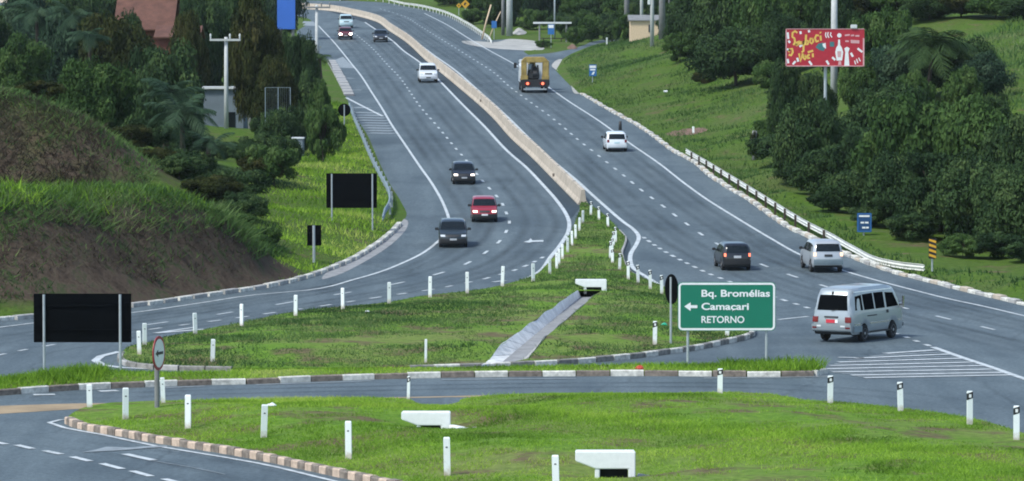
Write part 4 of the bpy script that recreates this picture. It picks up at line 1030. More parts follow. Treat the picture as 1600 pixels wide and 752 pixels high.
e, p, z0, w, h, th = panel_sign('direction_sign', 1059, 441, 1212, 517, [1075, 1198], (1136, 573), M['green_sign'], 'green direction sign reading Bq. Bromélias, Camaçari, RETORNO with left arrow', 'road sign', (M['white'], .07), corner=.14)
sx = lambda px: (px - 1135.5) / 153 * w
sz = lambda py: z0 + (517 - py) / 76 * h
y = -th / 2 - .005
cap = lambda a: a / 76 * h / .70
text('Bq. Bromélias', sx(1096), sz(463.5), 107 / 153 * w, cap(10.5), y, M['white'], p, bold=.022)
text('Camaçari', sx(1096), sz(484), 74 / 153 * w, cap(10.5), y, M['white'], p, bold=.022)
text('RETORNO', sx(1096), sz(504.5), 67 / 153 * w, cap(10.5), y, M['white'], p, bold=.014)
for q in (-.17, .17):
    b = MB(); b.box((w * q, -th / 2 - .001, z0 + h / 2), (.008, .004, h * .9)); b.build('seam', M['seam'], p)
A = [(1069, 479), (1079, 472.5), (1079, 477), (1089.5, 477), (1089.5, 481.5), (1079, 481.5), (1079, 486)]
b = MB(); b.prism([(sx(a), sz(c)) for a, c in A], 'y', y - .004, y); b.build('arrow', M['white'], p)
panel_sign('road_sign', 53, 459, 205, 535, [69, 188], (128, 590), M['signback'], 'largest dark road sign back on two posts, at the left on sliver island', 'road sign', front=False, corner=.02)
panel_sign('road_sign', 510, 271, 589, 325, [518.5, 582], (550, 362), M['signback'], 'dark road sign back on two posts, left grass slope by the guardrail', 'road sign', front=False, corner=.02)
panel_sign('road_sign', 480, 352, 502, 384, [490.5], (490, 413), M['signback'], 'small dark road sign back on one post, left grass slope by kerb', 'road sign', front=False, corner=.02, pr=.07)
def round_sign(px, py, wpx, hpx, base, yaw, label, back=True, pr=.045):
    g = G(base[0], base[1], .3); D = g.y; c = at(px, py, D); r = hpx / S(D) / 2; P = [(g.x, D)]
    zb = zg(D) + (hA(P)[0] if inpoly(P, ISL_A)[0] else hC(P)[0] if inpoly(P, ISL_C)[0] else relief(P)[0])
    e = empty('round_sign', (c.x, D, zb), label, 'road sign'); e.rotation_euler = (0, 0, yaw); zc = c.z - zb
    b = MB(); b.tube((0, .06, -.3), (0, .06, zc + r * .8), pr); b.build('post', M['galv'] if pr < .06 else M['pole_dark'], e)
    if back:
        b = MB(); b.lathe([(r, -.012), (r, .012)], (0, .09 if True else 0, zc), 'y', 32); b.build('disc', M['signback'], e)
    else:
        b = MB(); b.lathe([(r, -.012), (r, .012)], (0, 0, zc), 'y', 36); d = b.build('disc', M['red_sign'], e)
        b = MB(); b.lathe([(r * .83, -.004), (r * .83, .0)], (0, -.014, zc), 'y', 36); b.build('face', M['white'], d)
        b = MB(); q = r * .62
        b.prism([(-q, zc), (-q * .35, zc + q * .34), (-q * .35, zc + q * .13), (q, zc + q * .13), (q, zc - q * .13), (-q * .35, zc - q * .13), (-q * .35, zc - q * .34)], 'y', -.026, -.0185); b.build('arrow', M['black'], d)
    return e
round_sign(248, 552, 18, 54, (252, 638), math.radians(75), 'white round sign with red rim and black arrow, nearly edge-on at near island tip', False, .075)
round_sign(1046, 452, 18, 47, (1046, 531), math.radians(-66), 'dark back of a round sign seen nearly edge-on, left of the green road sign')
round_sign(538, 172, 20, 20, (539, 206), math.radians(6), 'small round sign seen from its dark back, at the start of the left guardrail')
# stop sign of the bus, blue board in the thicket, striped marker, far signs
e, p, z0, w, h, th = panel_sign('bus_stop_sign', 920.5, 101, 932, 119, [926], (926, 137), M['blue_sign'], 'blue bus stop sign with white upper field, on the right grass slope', 'sign', corner=.03, pr=.05)
b = MB(); b.box((0, -th / 2 - .004, z0 + h * .80), (w * .86, .008, h * .22)); b.box((0, -th / 2 - .004, z0 + h * .55), (w * .7, .008, h * .12)); b.prism([(-w*.2, z0 + h*.12), (w*.1, z0 + h*.12), (w*.3, z0 + h*.38), (w*.05, z0 + h*.38)], 'y', -th/2 - .008, -th/2 - .001); b.build('symbol', M['white'], p)
e, p, z0, w, h, th = panel_sign('information_sign', 1339, 333, 1362, 363, [1350], (1350, 372), M['blue_dark'], 'small blue sign with white lines in front of the right thicket', 'sign', corner=.04, edge=(M['blue_sign'], .05))
b = MB()
for zz, a, c in ((.84, -.36, .36), (.5, -.25, -.02), (.5, .04, .28), (.24, -.15, .08), (.24, .12, .3)): b.box(((a + c) / 2 * w, -th / 2 - .005, z0 + h * zz), ((c - a) * w, .01, h * .09))
b.build('symbol', M['art_pink'] if False else M['white'], p)
e, p, z0, w, h, th = panel_sign('chevron_marker', 1451, 373, 1463, 404.5, [1457], (1457, 424), M['black'], 'narrow hazard marker with diagonal yellow and black stripes by the thicket', 'sign', corner=.02)
b = MB()
for k in range(4):
    zz = z0 + h * (.02 + .25 * k); b.prism([(-w * .47, zz + h * .12), (w * .47, zz), (w * .47, zz + h * .12), (-w * .47, min(zz + h * .24, z0 + h * .99))], 'y', -th / 2 - .008, -th / 2 - .002)
b.build('stripe', M['yellow_sign'], p)
def diamond(px, py, r_px, base, label):
    g = G(base[0], base[1], 0); D = g.y; c = at(px, py, D); r = r_px / S(D); zb = tz(c.x, D)
    e = empty('warning_sign', (c.x, D, zb), label, 'road sign'); zc = c.z - zb
    b = MB(); b.tube((0, .06, -.3), (0, .06, zc), .05); b.build('post', M['galv'], e)
    b = MB(); b.prism([(-r, zc), (0, zc + r), (r, zc), (0, zc - r)], 'y', -.02, .02); d = b.build('panel', M['yellow_sign'], e)
    b = MB(); b.prism([(-r*.3, zc - r*.3), (r*.05, zc - r*.3), (r*.05, zc + r*.05), (r*.35, zc + r*.05), (0, zc + r*.45), (-r*.3, zc + r*.1)], 'y', -.028, -.021); b.build('symbol', M['black'], d)
diamond(727, 6.5, 7, (727, 28), 'yellow diamond warning sign behind the far curved guardrail, right one of the pair')
diamond(717, 9, 4, (717, 27), 'small yellow sign behind the far curved guardrail, left of the larger diamond')
e, p, z0, w, h, th = panel_sign('bus_stop_sign', 856, 38, 866, 54, [861], (861, 72), M['blue_sign'], 'blue and white sign on a post in front of the far roadside shelter', 'sign', corner=.03)
b = MB(); b.box((0, -th / 2 - .004, z0 + h * .78), (w * .8, .008, h * .3)); b.build('symbol', M['white'], p)
e, p, z0, w, h, th = panel_sign('bus_stop_sign', 768, 33, 776, 44, [772], (772, 60), M['blue_sign'], 'small pale blue sign beside the end of the far curved guardrail', 'sign', corner=.03)

# ------------------------------------------------------------------ billboard
D = 258.0; A, B = at(1227.5, 104, D), at(1350.5, 45, D); w, h = B.x - A.x, B.z - A.z; cx = (A.x + B.x) / 2; zb = tz(cx, D)
e = empty('billboard', (cx, D, zb), 'red advertising billboard with yellow handwriting and a white bottle, above the right thicket', 'billboard'); e.rotation_euler = (0, 0, 0)
z0 = A.z - zb; U = lambda px: (px - 1289) / 123 * w; Vv = lambda py: z0 + (104 - py) / 59 * h
b = MB(); b.tube((U(1290.5), .35, -.5), (U(1290.5), .35, z0 + .1), .11); b.tube((U(1290.5), .35, z0 - .1), (U(1290.5), .35, z0 + h * .9), .09); b.build('post', M['galv'], e)
b = MB(); b.box((0, 0, z0 + h / 2), (w, .18, h)); p = b.build('panel', M['red_board'], e)
b = MB(); fw = .05
for c, d in (((0, -.1, z0 + .03), (w, .03, .06)), ((0, -.1, z0 + h - .02), (w, .03, .04)), ((-w/2 + .03, -.1, z0 + h/2), (.06, .03, h)), ((w/2 - .05, -.1, z0 + h * .38), (.10, .03, h * .74))): b.box(c, d)
b.build('frame', M['art_pink'], p)
yb = -.094
def strokes(lines, r, mat, name):
    b = MB()
    for ln in lines:
        P = [Vector((U(a), yb, Vv(c))) for a, c in ln]
        v, f = [], []
        for i, q in enumerate(P):
            d = (P[min(i+1, len(P)-1)] - P[max(i-1, 0)]).normalized(); nn = Vector((-d.z, 0, d.x)) * r
            v += [q + nn, q - nn]
        for i in range(len(P) - 1): f.append((2*i, 2*i+1, 2*i+3, 2*i+2))
        b.add(v, f)
    b.build(name, mat, p)
zx = lambda x: 1210 + x / 5.7875; zy = lambda yv: 30 + yv / 5.785
def zz(L): return [(zx(a), zy(c)) for a, c in L]
strokes([zz(l) for l in [
    [(205, 125), (185, 108), (162, 125), (160, 160), (180, 175), (185, 210), (170, 235)], [(195, 235), (205, 210), (222, 200), (222, 225), (200, 238), (192, 225)], [(235, 200), (240, 230), (258, 225), (262, 195), (262, 290), (245, 300)],
    [(285, 140), (280, 235), (300, 228), (308, 200), (290, 195)], [(345, 180), (325, 175), (318, 205), (335, 222), (350, 205), (345, 180)], [(400, 150), (378, 145), (365, 175), (378, 205), (400, 195)], [(415, 150), (420, 195)], [(412, 118), (418, 128)],
    [(130, 300), (135, 270), (160, 268), (165, 300), (150, 328), (128, 322)], [(222, 310), (235, 385), (255, 310)], [(270, 325), (260, 350), (275, 365), (288, 345), (270, 325)], [(318, 320), (300, 330), (303, 355), (322, 350)], [(345, 310), (348, 345)], [(300, 300), (335, 290), (350, 285)]]], .068, M['art_yellow'], 'lettering')
strokes([zz(l) for l in [[(465, 120), (460, 145), (470, 170)], [(485, 118), (480, 145), (492, 170)], [(510, 120), (505, 145), (520, 165)], [(725, 375), (735, 410)], [(742, 360), (755, 398)], [(762, 350), (778, 382)]]], .035, M['white'], 'squiggle')
strokes([zz(l) for l in [[(635, 148), (680, 142)], [(690, 150), (720, 146)], [(730, 152), (768, 152)], [(640, 200), (672, 200)], [(688, 195), (768, 200)], [(690, 210), (768, 213)]]], .055, M['art_pink'], 'small_print')
strokes([zz(l) for l in [[(118, 360), (125, 400)], [(165, 410), (190, 380)], [(312, 380), (338, 415)], [(470, 375), (492, 412)], [(522, 345), (550, 370)], [(690, 305), (710, 340)], [(752, 265), (795, 298)], [(112, 270), (140, 285)], [(125, 195), (140, 215)], [(232, 110), (238, 135)], [(308, 100), (315, 120)], [(118, 120), (124, 180)], [(225, 250), (250, 235)], [(205, 350), (215, 385)]]], .07, M['white'], 'confetti')
b = MB(); X = lambda a: U(zx(a)); Z = lambda c: Vv(zy(c)); s_ = (X(620) - X(550)) / 2
b.prism([(X(550), Z(300)), (X(562), Z(375)), (X(612), Z(375)), (X(622), Z(300)), (X(610), Z(260)), (X(594), Z(235)), (X(592), Z(185)), (X(576), Z(185)), (X(574), Z(235)), (X(558), Z(260))], 'y', -.097, -.091)
b.prism([(X(586) + .15 * math.cos(k * .628), Z(148) + .15 * math.sin(k * .628)) for k in range(10)], 'y', -.097, -.091)
b.prism([(X(632), Z(420)), (X(678), Z(420)), (X(668), Z(300)), (X(680), Z(265)), (X(655), Z(250)), (X(632), Z(265)), (X(640), Z(300))], 'y', -.097, -.091); b.build('bottle', M['white'], p)
b = MB(); b.prism([(X(572), Z(345)), (X(600), Z(345)), (X(604), Z(290)), (X(568), Z(290))], 'y', -.101, -.0975); b.build('bottle_label', M['art_pink'], p); b = MB(); b.prism([(X(576), Z(415)), (X(606), Z(415)), (X(602), Z(380)), (X(580), Z(380))], 'y', -.097, -.091); b.build('bottle_foot', M['art_pink'], p)
b = MB(); b.prism([(X(370), Z(255)), (X(395), Z(222)), (X(440), Z(212)), (X(465), Z(250)), (X(445), Z(290)), (X(405), Z(280))], 'y', -.097, -.091); b.prism([(X(500), Z(205)), (X(540), Z(205)), (X(540), Z(250)), (X(500), Z(250))], 'y', -.097, -.091); b.build('shape', M['art_teal'], p)
b = MB(); b.prism([(X(432), Z(225)), (X(462), Z(215)), (X(466), Z(270)), (X(440), Z(250))], 'y', -.101, -.0975); b.build('shape', M['white'], p)
b = MB(); b.box((U(1334), -.05, z0 + h + .14), (.42, .3, .26)); b.build('floodlight', M['wall_white'], e, .03)

# ------------------------------------------------------------------ concrete barrier, guardrails
def profile_along(P, prof, zf, closed=True):
    v, f = [], []; n = len(prof)
    for i, p in enumerate(P):
        d = (P[min(i+1, len(P)-1)] - P[max(i-1, 0)]); d = Vector((d.x, d.y)).normalized(); nn = Vector((-d.y, d.x))
        for o, z in prof: q = Vector((p.x, p.y)) + nn * o; v.append((q.x, q.y, zf(i, p) + z))
    for i in range(len(P) - 1):
        for k in range(n if closed else n - 1): f.append((i*n+k, i*n+(k+1) % n, (i+1)*n+(k+1) % n, (i+1)*n+k))
    if closed: f += [tuple(range(n))[::-1], tuple(range((len(P)-1)*n, len(P)*n))]
    return v, f
BP = [Vector((-90, 622)), Vector((-58, 612))] + PX(barrier_px); BP = catmull(BP, 1.5)
v, f = profile_along(BP, [(-.30, -.1), (-.30, .08), (-.17, .30), (-.10, .88), (.10, .88), (.17, .30), (.30, .08), (.30, -.1)], lambda i, p: zg(p.y))
o = meshobj('concrete_barrier', v, f, M['barrier']); props(o, 'long cream concrete median barrier curving up the hill between the carriageways', 'barrier')
b = MB()
for i in range(4, len(BP) - 1, 4):
    d = (BP[i+1] - BP[i]).normalized(); b.box((BP[i].x, BP[i].y, zg(BP[i].y) + .905), (.16, .05, .05), 0, Matrix.Rotation(math.atan2(d.x, d.y) * -1, 3, 'Z'))
b.build('joint_cap', M['concrete'], o)
b = MB()
for px, py in ((873, 274), (757, 158)):
    g = G(px, py, .5); b.box((g.x - .33, g.y, zg(g.y) + .52), (.14, .18, .2))
b.build('reflector', M['kerb_brown'], o)
WB = [(o_, z_ * 1.05) for o_, z_ in [(0, .0), (.075, .04), (.075, .10), (.0, .155), (.075, .21), (.075, .27), (0, .31), (-.012, .30), (.055, .26), (.055, .215), (-.02, .155), (.055, .095), (.055, .05), (-.012, .01)]]
def guardrail(P, label, mat, side, zend=(0, 0), post_mat=None, step=4.0, group=None):
    n = len(P); g0 = P[n // 2]
    root = empty('guardrail', (g0.x, g0.y, tz(g0.x, g0.y)), label, 'guardrail', group); O = Vector(root.location)
    def zf(i, p):
        drop = 0
        if zend[0] and i < zend[0]: drop = .32 * (1 - i / zend[0])
        if zend[1] and i > n - 1 - zend[1]: drop = .32 * (1 - (n - 1 - i) / zend[1])
        return tz(p.x, p.y) + .32 - drop - O.z
    prof = [(o * side, z) for o, z in WB]
    v, f = profile_along(P, prof, zf); v = [(a - O.x, c - O.y, z) for a, c, z in v]
    r = meshobj('rail', v, f, mat, root)
    acc = 0; first = True
    for i in range(1, n):
        acc += (P[i] - P[i-1]).length
        if acc >= step and i < n - zend[1] and i > zend[0]:
            acc = 0; d = (P[i] - P[i-1]).normalized(); nn = Vector((-d.y, d.x)) * side
            b = MB(); b.box((0, 0, .33), (.08, .12, .86)); q = b.build('post', post_mat or mat, root); q.location = (P[i].x - nn.x * .09 - O.x, P[i].y - nn.y * .09 - O.y, zf(i, P[i]) - .42); q.rotation_euler = (0, 0, math.atan2(d.y, d.x))
    return root
def rpath(pts, h, step=1.0): return catmull([Vector((p.x, p.y)) for p in PX(pts, h)], step)
guardrail(catmull([Vector((p.x, p.y)) for p in PX([(1071, 235), (1100, 252), (1135, 274), (1170, 295), (1210, 320), (1250, 345), (1290, 365), (1335, 386), (1375, 401)], .5) + [G(1395, 408, .42), G(1412, 414.5, .3), G(1428, 420, .18), G(1443, 425, .08)]], 1.0), 'long white steel guardrail down the right edge, ending turned down near the striped marker', M['rail'], 1, (0, 14), M['bark'])
guardrail(rpath([(546, 163), (556, 190), (570, 222), (583, 252), (597, 278), (608, 300), (609, 318), (599, 335)], .55), 'grey steel guardrail with bent white end along the left grass slope', M['rail_grey'], -1, (0, 2), M['galv'])
guardrail([Vector((-88, 646)), Vector((-60, 645))] + rpath([(470, -7), (560, -3), (640, 6), (690, 17), (728, 34), (752, 49), (768, 60)], .6, 2), 'white steel guardrail round the far outer curve at the top', M['rail'], 1, (0, 2))

# ------------------------------------------------------------------ culvert heads and ditch
zA = lambda p: float(zgv(p.y) + hA([(p.x, p.y)])[0])
def ditch():
    root = empty('drainage_ditch', (DLB[4].x, DLB[4].y, zg(DLB[4].y)), 'paved concrete drainage ditch with stepped pale side running down the central island', 'ditch'); O = Vector(root.location)
    v, f = [], []
    for i in range(K):
        bl_, br = DLB[i], DRB[i]; dz = zg(bl_.y)
        for p, z in ((bl_, dz + .07), (br, dz + .06)): v.append((p.x - O.x, p.y - O.y, z - O.z))
        if i: f.append((2*i-2, 2*i-1, 2*i+1, 2*i))
    meshobj('channel_floor', v, f, M['gutter'], root)
    def wall(T0, B0, name, mat, n=26, stepf=.0):
        b = MB()
        for k in range(n):
            t0, t1 = k / n * (K - 1), (k + .93) / n * (K - 1)
            def P(L, t): i = min(int(t), K - 2); return L[i].lerp(L[i+1], t - i)
            a, c, a2, c2 = P(T0, t0), P(T0, t1), P(B0, t0), P(B0, t1); j = RNG.uniform(-.008, .008)
            za, zc = zA(a) + .03 + j, zA(c) + .03 + j; zb0, zb1 = zg(a2.y) + .06, zg(c2.y) + .06
            q = [(a.x, a.y, za), (c.x, c.y, zc), (c2.x, c2.y, zb1 + j), (a2.x, a2.y, zb0 + j)]
            up = Vector((0, 0, .07)); q2 = [Vector(x) - up for x in q]
            b.add([Vector(x) - O for x in q] + [x - O for x in q2], [(0, 1, 2, 3), (7, 6, 5, 4), (0, 4, 5, 1), (1, 5, 6, 2), (2, 6, 7, 3), (3, 7, 4, 0)])
        b.build(name, mat, root)
    wall(DLT, DLB, 'side_slab', M['ditch'])
    wall(DRT, DRB, 'side_wall', M['concrete'], 14)
M['ditch'] = flat('ditch_concrete', (.74, .73, .70), .9, var=.25, scale=1.2)
ditch()
def culvert(px0, px1, py0, py1, open0, open1, oy, D, label, wing=0, chan=None, ground=None, slant=0):
    """white headwall: face from px0..px1, py0 top to py1 bottom; opening open0..open1 from oy down"""
    A, B = at(px0, py1, D), at(px1, py0, D); cx = (A.x + B.x) / 2
    e = empty('culvert_head', (cx, D, A.z), label, 'culvert'); X = lambda px: at(px, py0, D).x - cx; Z = lambda py: at(px0, py, D).z - A.z
    x0, x1, zt, zo = A.x - cx, B.x - cx, B.z - A.z, Z(oy); o0, o1 = X(open0), X(open1); dp = .55
    b = MB(); b.prism([(x0, zt), (x0, zt - (zt - zo) * .55), (o0, zo), (o1, zo), (o1, -.25), (x1, -.25), (x1, zt)], 'y', 0, .22)
    b.prism([(o0 - .02, zo - .3), (o0 + .1, zo - .3), (o0 + .1, zo), (o0 - .02, zo)], 'y', .02, .2)
    b.build('headwall', M['white'], e, .02)
    b = MB(); b.box(((x0 + x1) / 2, .42, zt - .06), (x1 - x0 - .02, .42, .10)); b.build('top_slab', M['white'], e, .02)
    b = MB(); b.box(((o0 + o1) / 2, .30, zo - .45), (o1 - o0 - .02, .10, .9)); b.build('opening', M['hollow_shade'], e)  # near-black slab behind the mouth: the shade inside is put in as colour
    if wing:
        b = MB(); b.prism([(x1 - .05, -.04), (x1 + .10, -.06), (x1 + wing, -.75), (x1 + wing - .22, -.8)], 'z', -.25, max(zo * .6, .12)); b.build('wing_wall', M['white'], e, .02)
    if chan:
        b = MB()
        for k, (q0, q1) in enumerate(chan):
            p0, p1 = G(*q0, .22), G(*q1, .22); d = (p1 - p0)
            b.prism([(p0.x - cx, p0.y - D - .3), (p1.x - cx - .04, p1.y - D - .3), (p1.x - cx, p1.y - D + .38), (p0.x - cx + .05, p0.y - D + .38)], 'z', p0.z - A.z - .3, p0.z - A.z + .05 + .04 * (k % 2))
        b.build('channel_slab', M['concrete'], e, .015)
    return e
culvert(899, 948, 437, 458, 913, 940, 449, DLB[0].y + .05, 'white concrete culvert head at the top of the paved ditch in the central island')
culvert(627, 704, 644.5, 670, 652, 689, 665, G(665, 672, .2).y, 'white concrete culvert head on near island with broken slabs beside it, farther of two', .45, [((708, 672), (735, 673)), ((736, 674), (772, 676))])
culvert(899, 993, 706, 748, 931, 982, 733, G(945, 751, .2).y, 'white concrete culvert head on near island with dark opening, nearer of two', 0, [((994, 745), (1035, 751)), ((1037, 752), (1075, 758))])

# ------------------------------------------------------------------ poles and small buildings
def pole(px, ytop, ybase, wpx, label, D=None, mat='pole', arm=None, h=None, kids=None, lean=0, name='utility_pole'):
    if D is None: D = Dground(px, ybase)
    g = ground_at(px, D); top = h if h else at(px, ytop, D).z - g.z; r = wpx / S(D) / 2
    e = empty(name, g, label, 'pole'); b = MB(); L = Vector((lean, 0, 0))
    b.chain([(0, 0, -.4), L * .5 + Vector((0, 0, top * .5)), L + Vector((0, 0, top))], [r * 1.12, r * .98, r * .82], 12); b.build('shaft', M[mat], e, smooth=True)
    if arm:
        for k, (dz, x0, x1, am) in enumerate(arm):
            b = MB(); b.box(((x0 + x1) / 2, -r - .07, top - dz), (x1 - x0, .13, .16)); a = b.build('crossarm', M[am], e, .01)
            for x in (x0 + .06, (x0 + x1) / 2 + .35, x1 - .06):
                b = MB(); b.lathe([(.03, 0), (.06, .08), (.05, .16), (.07, .22), (.06, .34), (.02, .4)], (x, -r - .07, top - dz + .07), 'z', 10); b.build('insulator', M['wall_white' if am == 'pole' else 'pole_dark'], a)
    return e, top, r
s = S(G(495, 155, .4).y)
pole(495.5, 8, 155, 5.5, 'weathered concrete power pole with one crossarm at the left roadside', None, 'pole_dark2' if 'pole_dark2' in M else 'pole', [(.22, -19 / s, 22 / s, 'pole_dark')])
D = 285; s = S(D); pole(354, 58, 0, 6.5, 'white concrete power pole with crossarm and insulators in front of the grey house', D, 'pole', [(.22, -25 / s, 23 / s, 'pole')])
pole(796, 0, 58, 9.5, 'thick pale concrete pole beside the end of the far guardrail', None, 'pole', h=9.5)
pole(786, 0, 56, 5, 'thinner grey pole directly left of the thick pale concrete pole', None, 'pole_dark', h=8.5)
pole(866.5, 0, 40, 2.6, 'thin metal lamp pole behind the far roadside shelter', 470, 'galv', h=9)
pole(979, 0, 48, 8, 'pale lattice-like concrete pole left of the cream house', None, 'pole_dark', h=9.5)
pole(1002, 0, 55, 5, 'slim pale pole in front of the cream house', None, 'pole', h=9)
e, top, r = pole(1018.5, 0, 74, 6, 'pale concrete pole with white meter box, nearest of the pole group on right slope', None, 'pole', h=9)
b = MB(); b.box((-r - .12, -.05, at(1015, 10, G(1018, 74, .4).y).z - tz(e.location.x, e.location.y)), (.3, .3, .95)); b.build('meter_box', M['wall_white'], e, .02)
pole(1034, 0, 62, 9.5, 'dark stained concrete pole at the right of the pole group on the slope', None, 'pole_dark', h=9.5)
pole(1045, 0, 40, 3, 'thin dark pole right of the pole group', None, 'pole_dark', h=9)
pole(1302.5, 0, 120, 10.5, 'thick pale concrete pole behind the billboard', 275, 'pole', h=11.5)
pole(752, 20, 36, 2.6, 'slanting pale pole left of the thick concrete pole, the larger one', 470, 'wall_cream', h=4.2, lean=1.2)
pole(762, 10, 30, 1.8, 'slanting pale stay rod left of the thick concrete pole, the thinner one', 470, 'wall_cream', h=3.4, lean=1.6)
pole(969, 190, 207, 5, 'short dark roadside stake behind the white hatchback', None, 'black', name='stake', h=.75)
# roadside shelter
D = G(862, 62, .3).y; s = S(D); g = ground_at(863, D); zr = at(863, 36, D).z - g.z
e = empty('bus_shelter', g, 'open roadside shelter with a thin white flat roof at the far side road', 'shelter')
b = MB(); b.box((0, .6, zr), (60 / s, 1.7, .22)); b.build('roof', M['wall_white'], e, .02)
for x in (-20 / s, 22 / s):
    for yy in (0, 1.2): b = MB(); b.tube((x, yy, -.3), (x, yy, zr - .1), .10); b.build('post', M['pole_dark'], e)
b = MB(); b.box((0, 1.0, .42), (36 / s, .4, .1)); b.box((-14 / s, 1.0, .2), (.12, .35, .45)); b.box((14 / s, 1.0, .2), (.12, .35, .45)); b.build('bench', M['bark'], e)
# cream house, red-roofed house, grey house, blue panel
def house(name, px0, px1, ytop, ybot, D, depth, wall, roof, label, roofh=.8, over=.3, openings=(), flatroof=False, zdown=3):
    A, B = at(px0, ybot, D), at(px1, ytop, D); w = B.x - A.x; zb = tz((A.x + B.x) / 2, D); e = empty(name, ((A.x + B.x) / 2, D, zb), label, 'house')
    h = B.z - zb; b = MB(); b.box((0, depth / 2, h / 2 - zdown / 2), (w, depth, h + zdown)); wl = b.build('wall', wall, e)
    b = MB()
    if flatroof: b.box((0, depth / 2, h + .08), (w + 2 * over, depth + 2 * over, .18))
    else:
        v = [(-w/2-over, -over, h), (w/2+over, -over, h), (w/2+over, depth/2, h+roofh), (-w/2-over, depth/2, h+roofh), (-w/2-over, depth+over, h), (w/2+over, depth+over, h)]
        v += [(a, c, z + .12) for a, c, z in v]; b.add(v, [(0, 1, 2, 3), (3, 2, 5, 4), (6, 9, 8, 7), (9, 10, 11, 8), (0, 6, 7, 1), (4, 5, 11, 10), (0, 3, 9, 6), (3, 4, 10, 9), (1, 7, 8, 2), (2, 8, 11, 5)])
    b.build('roof', roof, e)
    for x0, x1, z0, z1, nm, mm in openings: b = MB(); b.box(((x0 + x1) / 2 * w, -.01, (z0 + z1) / 2 * h), ((x1 - x0) * w, .06, (z1 - z0) * h)); b.build(nm, mm, wl)
    return e
house('house', 985, 1029, 33, 56, 438, 4, M['wall_cream'], M['pole_dark'], 'small cream house behind the pole group on the right slope', .6, .25, [(.14, .30, .42, .8, 'window', M['trim'])])
house('house', 188, 262, 48, 60, 345, 9, M['wall_red'], M['roof_tile'], 'house with a red tiled roof half hidden in the left wood', 3.6, .6)
house('shed', 248, 306, 60, 72, 330, 5, M['wall_red'], M['roof_tile'], 'low dark red shed in front of the red-roofed house', 1.0, .4)
e = house('house', 318, 380, 139, 240, 300, 5, M['wall_grey'], M['wall_white'], 'grey house wall with a pale flat roof behind the white cross pole', .5, .25, [(.1, .3, .25, .55, 'window', M['glass']), (.62, .85, .0, .5, 'door', M['pole_dark'])], True)
D = 425; A, B = at(434, 46, D), at(462, -40, D); g = ground_at(448, D); e = empty('blue_panel', g, 'tall blue panel on a grey frame rising at the left of the far bend', 'panel')
z0, z1, w = A.z - g.z, B.z - g.z, B.x - A.x
b = MB(); b.box((0, 0, (z0 + z1) / 2), (w, .25, z1 - z0)); b.build('panel', M['blue_panel'], e, .02)
for x in (-w * .28, w * .36): b = MB(); b.tube((x, .25, -.5), (x, .25, z1), .17); b.build('post', M['pole_dark'], e)
# low stone wall and wire gate on the left slope
D = 258; g = ground_at(466, D); e = empty('boundary_wall', g, 'short pale boundary wall stub on the left slope beside the wire gate', 'wall'); b = MB(); b.box((0, 0, .35), (.75, 1.6, 1.5)); b.build('wall', M['wall_grey'], e, .03); b = MB(); b.box((0, 0, 1.14), (.85, 1.7, .1)); b.build('coping', M['wall_white'], e, .02)
D = 268; s = S(D); g = ground_at(435, D); e = empty('wire_gate', g, 'wire mesh gate on thin green-grey posts in the bushes at left', 'gate'); hh = at(435, 137, D).z - g.z
for x in (-20 / s, 0, 19 / s): b = MB(); b.tube((x, 0, -.4), (x, 0, hh), .03); b.build('post', M['rail_grey'], e)
b = MB()
for k in (0, 4, 8): b.tube((-20 / s, 0, .3 + (hh - .3) * k / 8), (19 / s, 0, .3 + (hh - .3) * k / 8), .012, n=5)
for k in range(14): b.tube((-20 / s + 39 / s * k / 13, 0, .3), (-20 / s + 39 / s * k / 13, 0, hh), .004, n=5)
b.build('wire_mesh', M['rail_grey'], e)
# bare red earth, rubble, litter
def heap(px, py, wpx, hm, dm, mat, name, label, cat, seed):
    r = np.random.default_rng(seed); g = G(px, py, .4); x0, y0 = g.x, g.y; w = wpx / S(y0) / 2; V, Fq = [], []
    n = 22
    for j in range(n):
        for i in range(n):
            a, c = i / (n-1) * 2 - 1, j / (n-1) * 2 - 1; V.append((a * w, c * dm))
    V = np.array(V); rr = (V[:, 0] / w) ** 2 + (V[:, 1] / dm) ** 2; z = hm * np.clip(1 - rr, -.6, 1) * (1 + .5 * vnoise(V, 3, seed)) + r.normal(0, .02, len(V))
    gz = zgv(V[:, 1] + y0) + relief(V + [x0, y0]); zb = tz(x0, y0)
    i, j = np.meshgrid(np.arange(n-1), np.arange(n-1)); q = (j * n + i).ravel(); Fq = np.column_stack([q, q + 1, q + n + 1, q + n])
    o = link(name, fastmesh(name, np.column_stack([V, gz - zb + z]), Fq, mat, smooth=True)); o.location = (x0, y0, zb); return props(o, label, cat)
heap(1072, 203, 66, .16, 3.5, M['earth'], 'earth_mound', 'bare red earth mound in the right grass verge', 'earth mound', 3)
heap(812, 50, 26, .4, 5, M['gravel'], 'rubble_heap', 'pale rubble heap between the thick pole and the shelter', 'rubble', 5)
heap(894, 70, 16, .3, 2.5, M['earth'], 'earth_mound', 'small reddish earth heap beside the far side road', 'earth mound', 6)
def litter(px, py, d, mat, label, hf):
    g = G(px, py, .2); b = MB(); r = random.Random(px); c = (0, 0, d * .2)
    bm = bmesh.new(); bmesh.ops.create_icosphere(bm, subdivisions=2, radius=d / 2)
    for v in bm.verts: v.co = Vector((v.co.x * r.uniform(.7, 1.3), v.co.y * r.uniform(.7, 1.2), v.co.z * r.uniform(.4, .8)))
    me = bpy.data.meshes.new('plastic_bag'); bm.to_mesh(me); bm.free(); me.materials.append(mat); o = link('plastic_bag', me)
    o.location = (g.x, g.y, zg(g.y) + hf(g) + d * .18); props(o, label, 'litter')
hfun = lambda f: (lambda g: float(f([(g.x, g.y)])[0]))
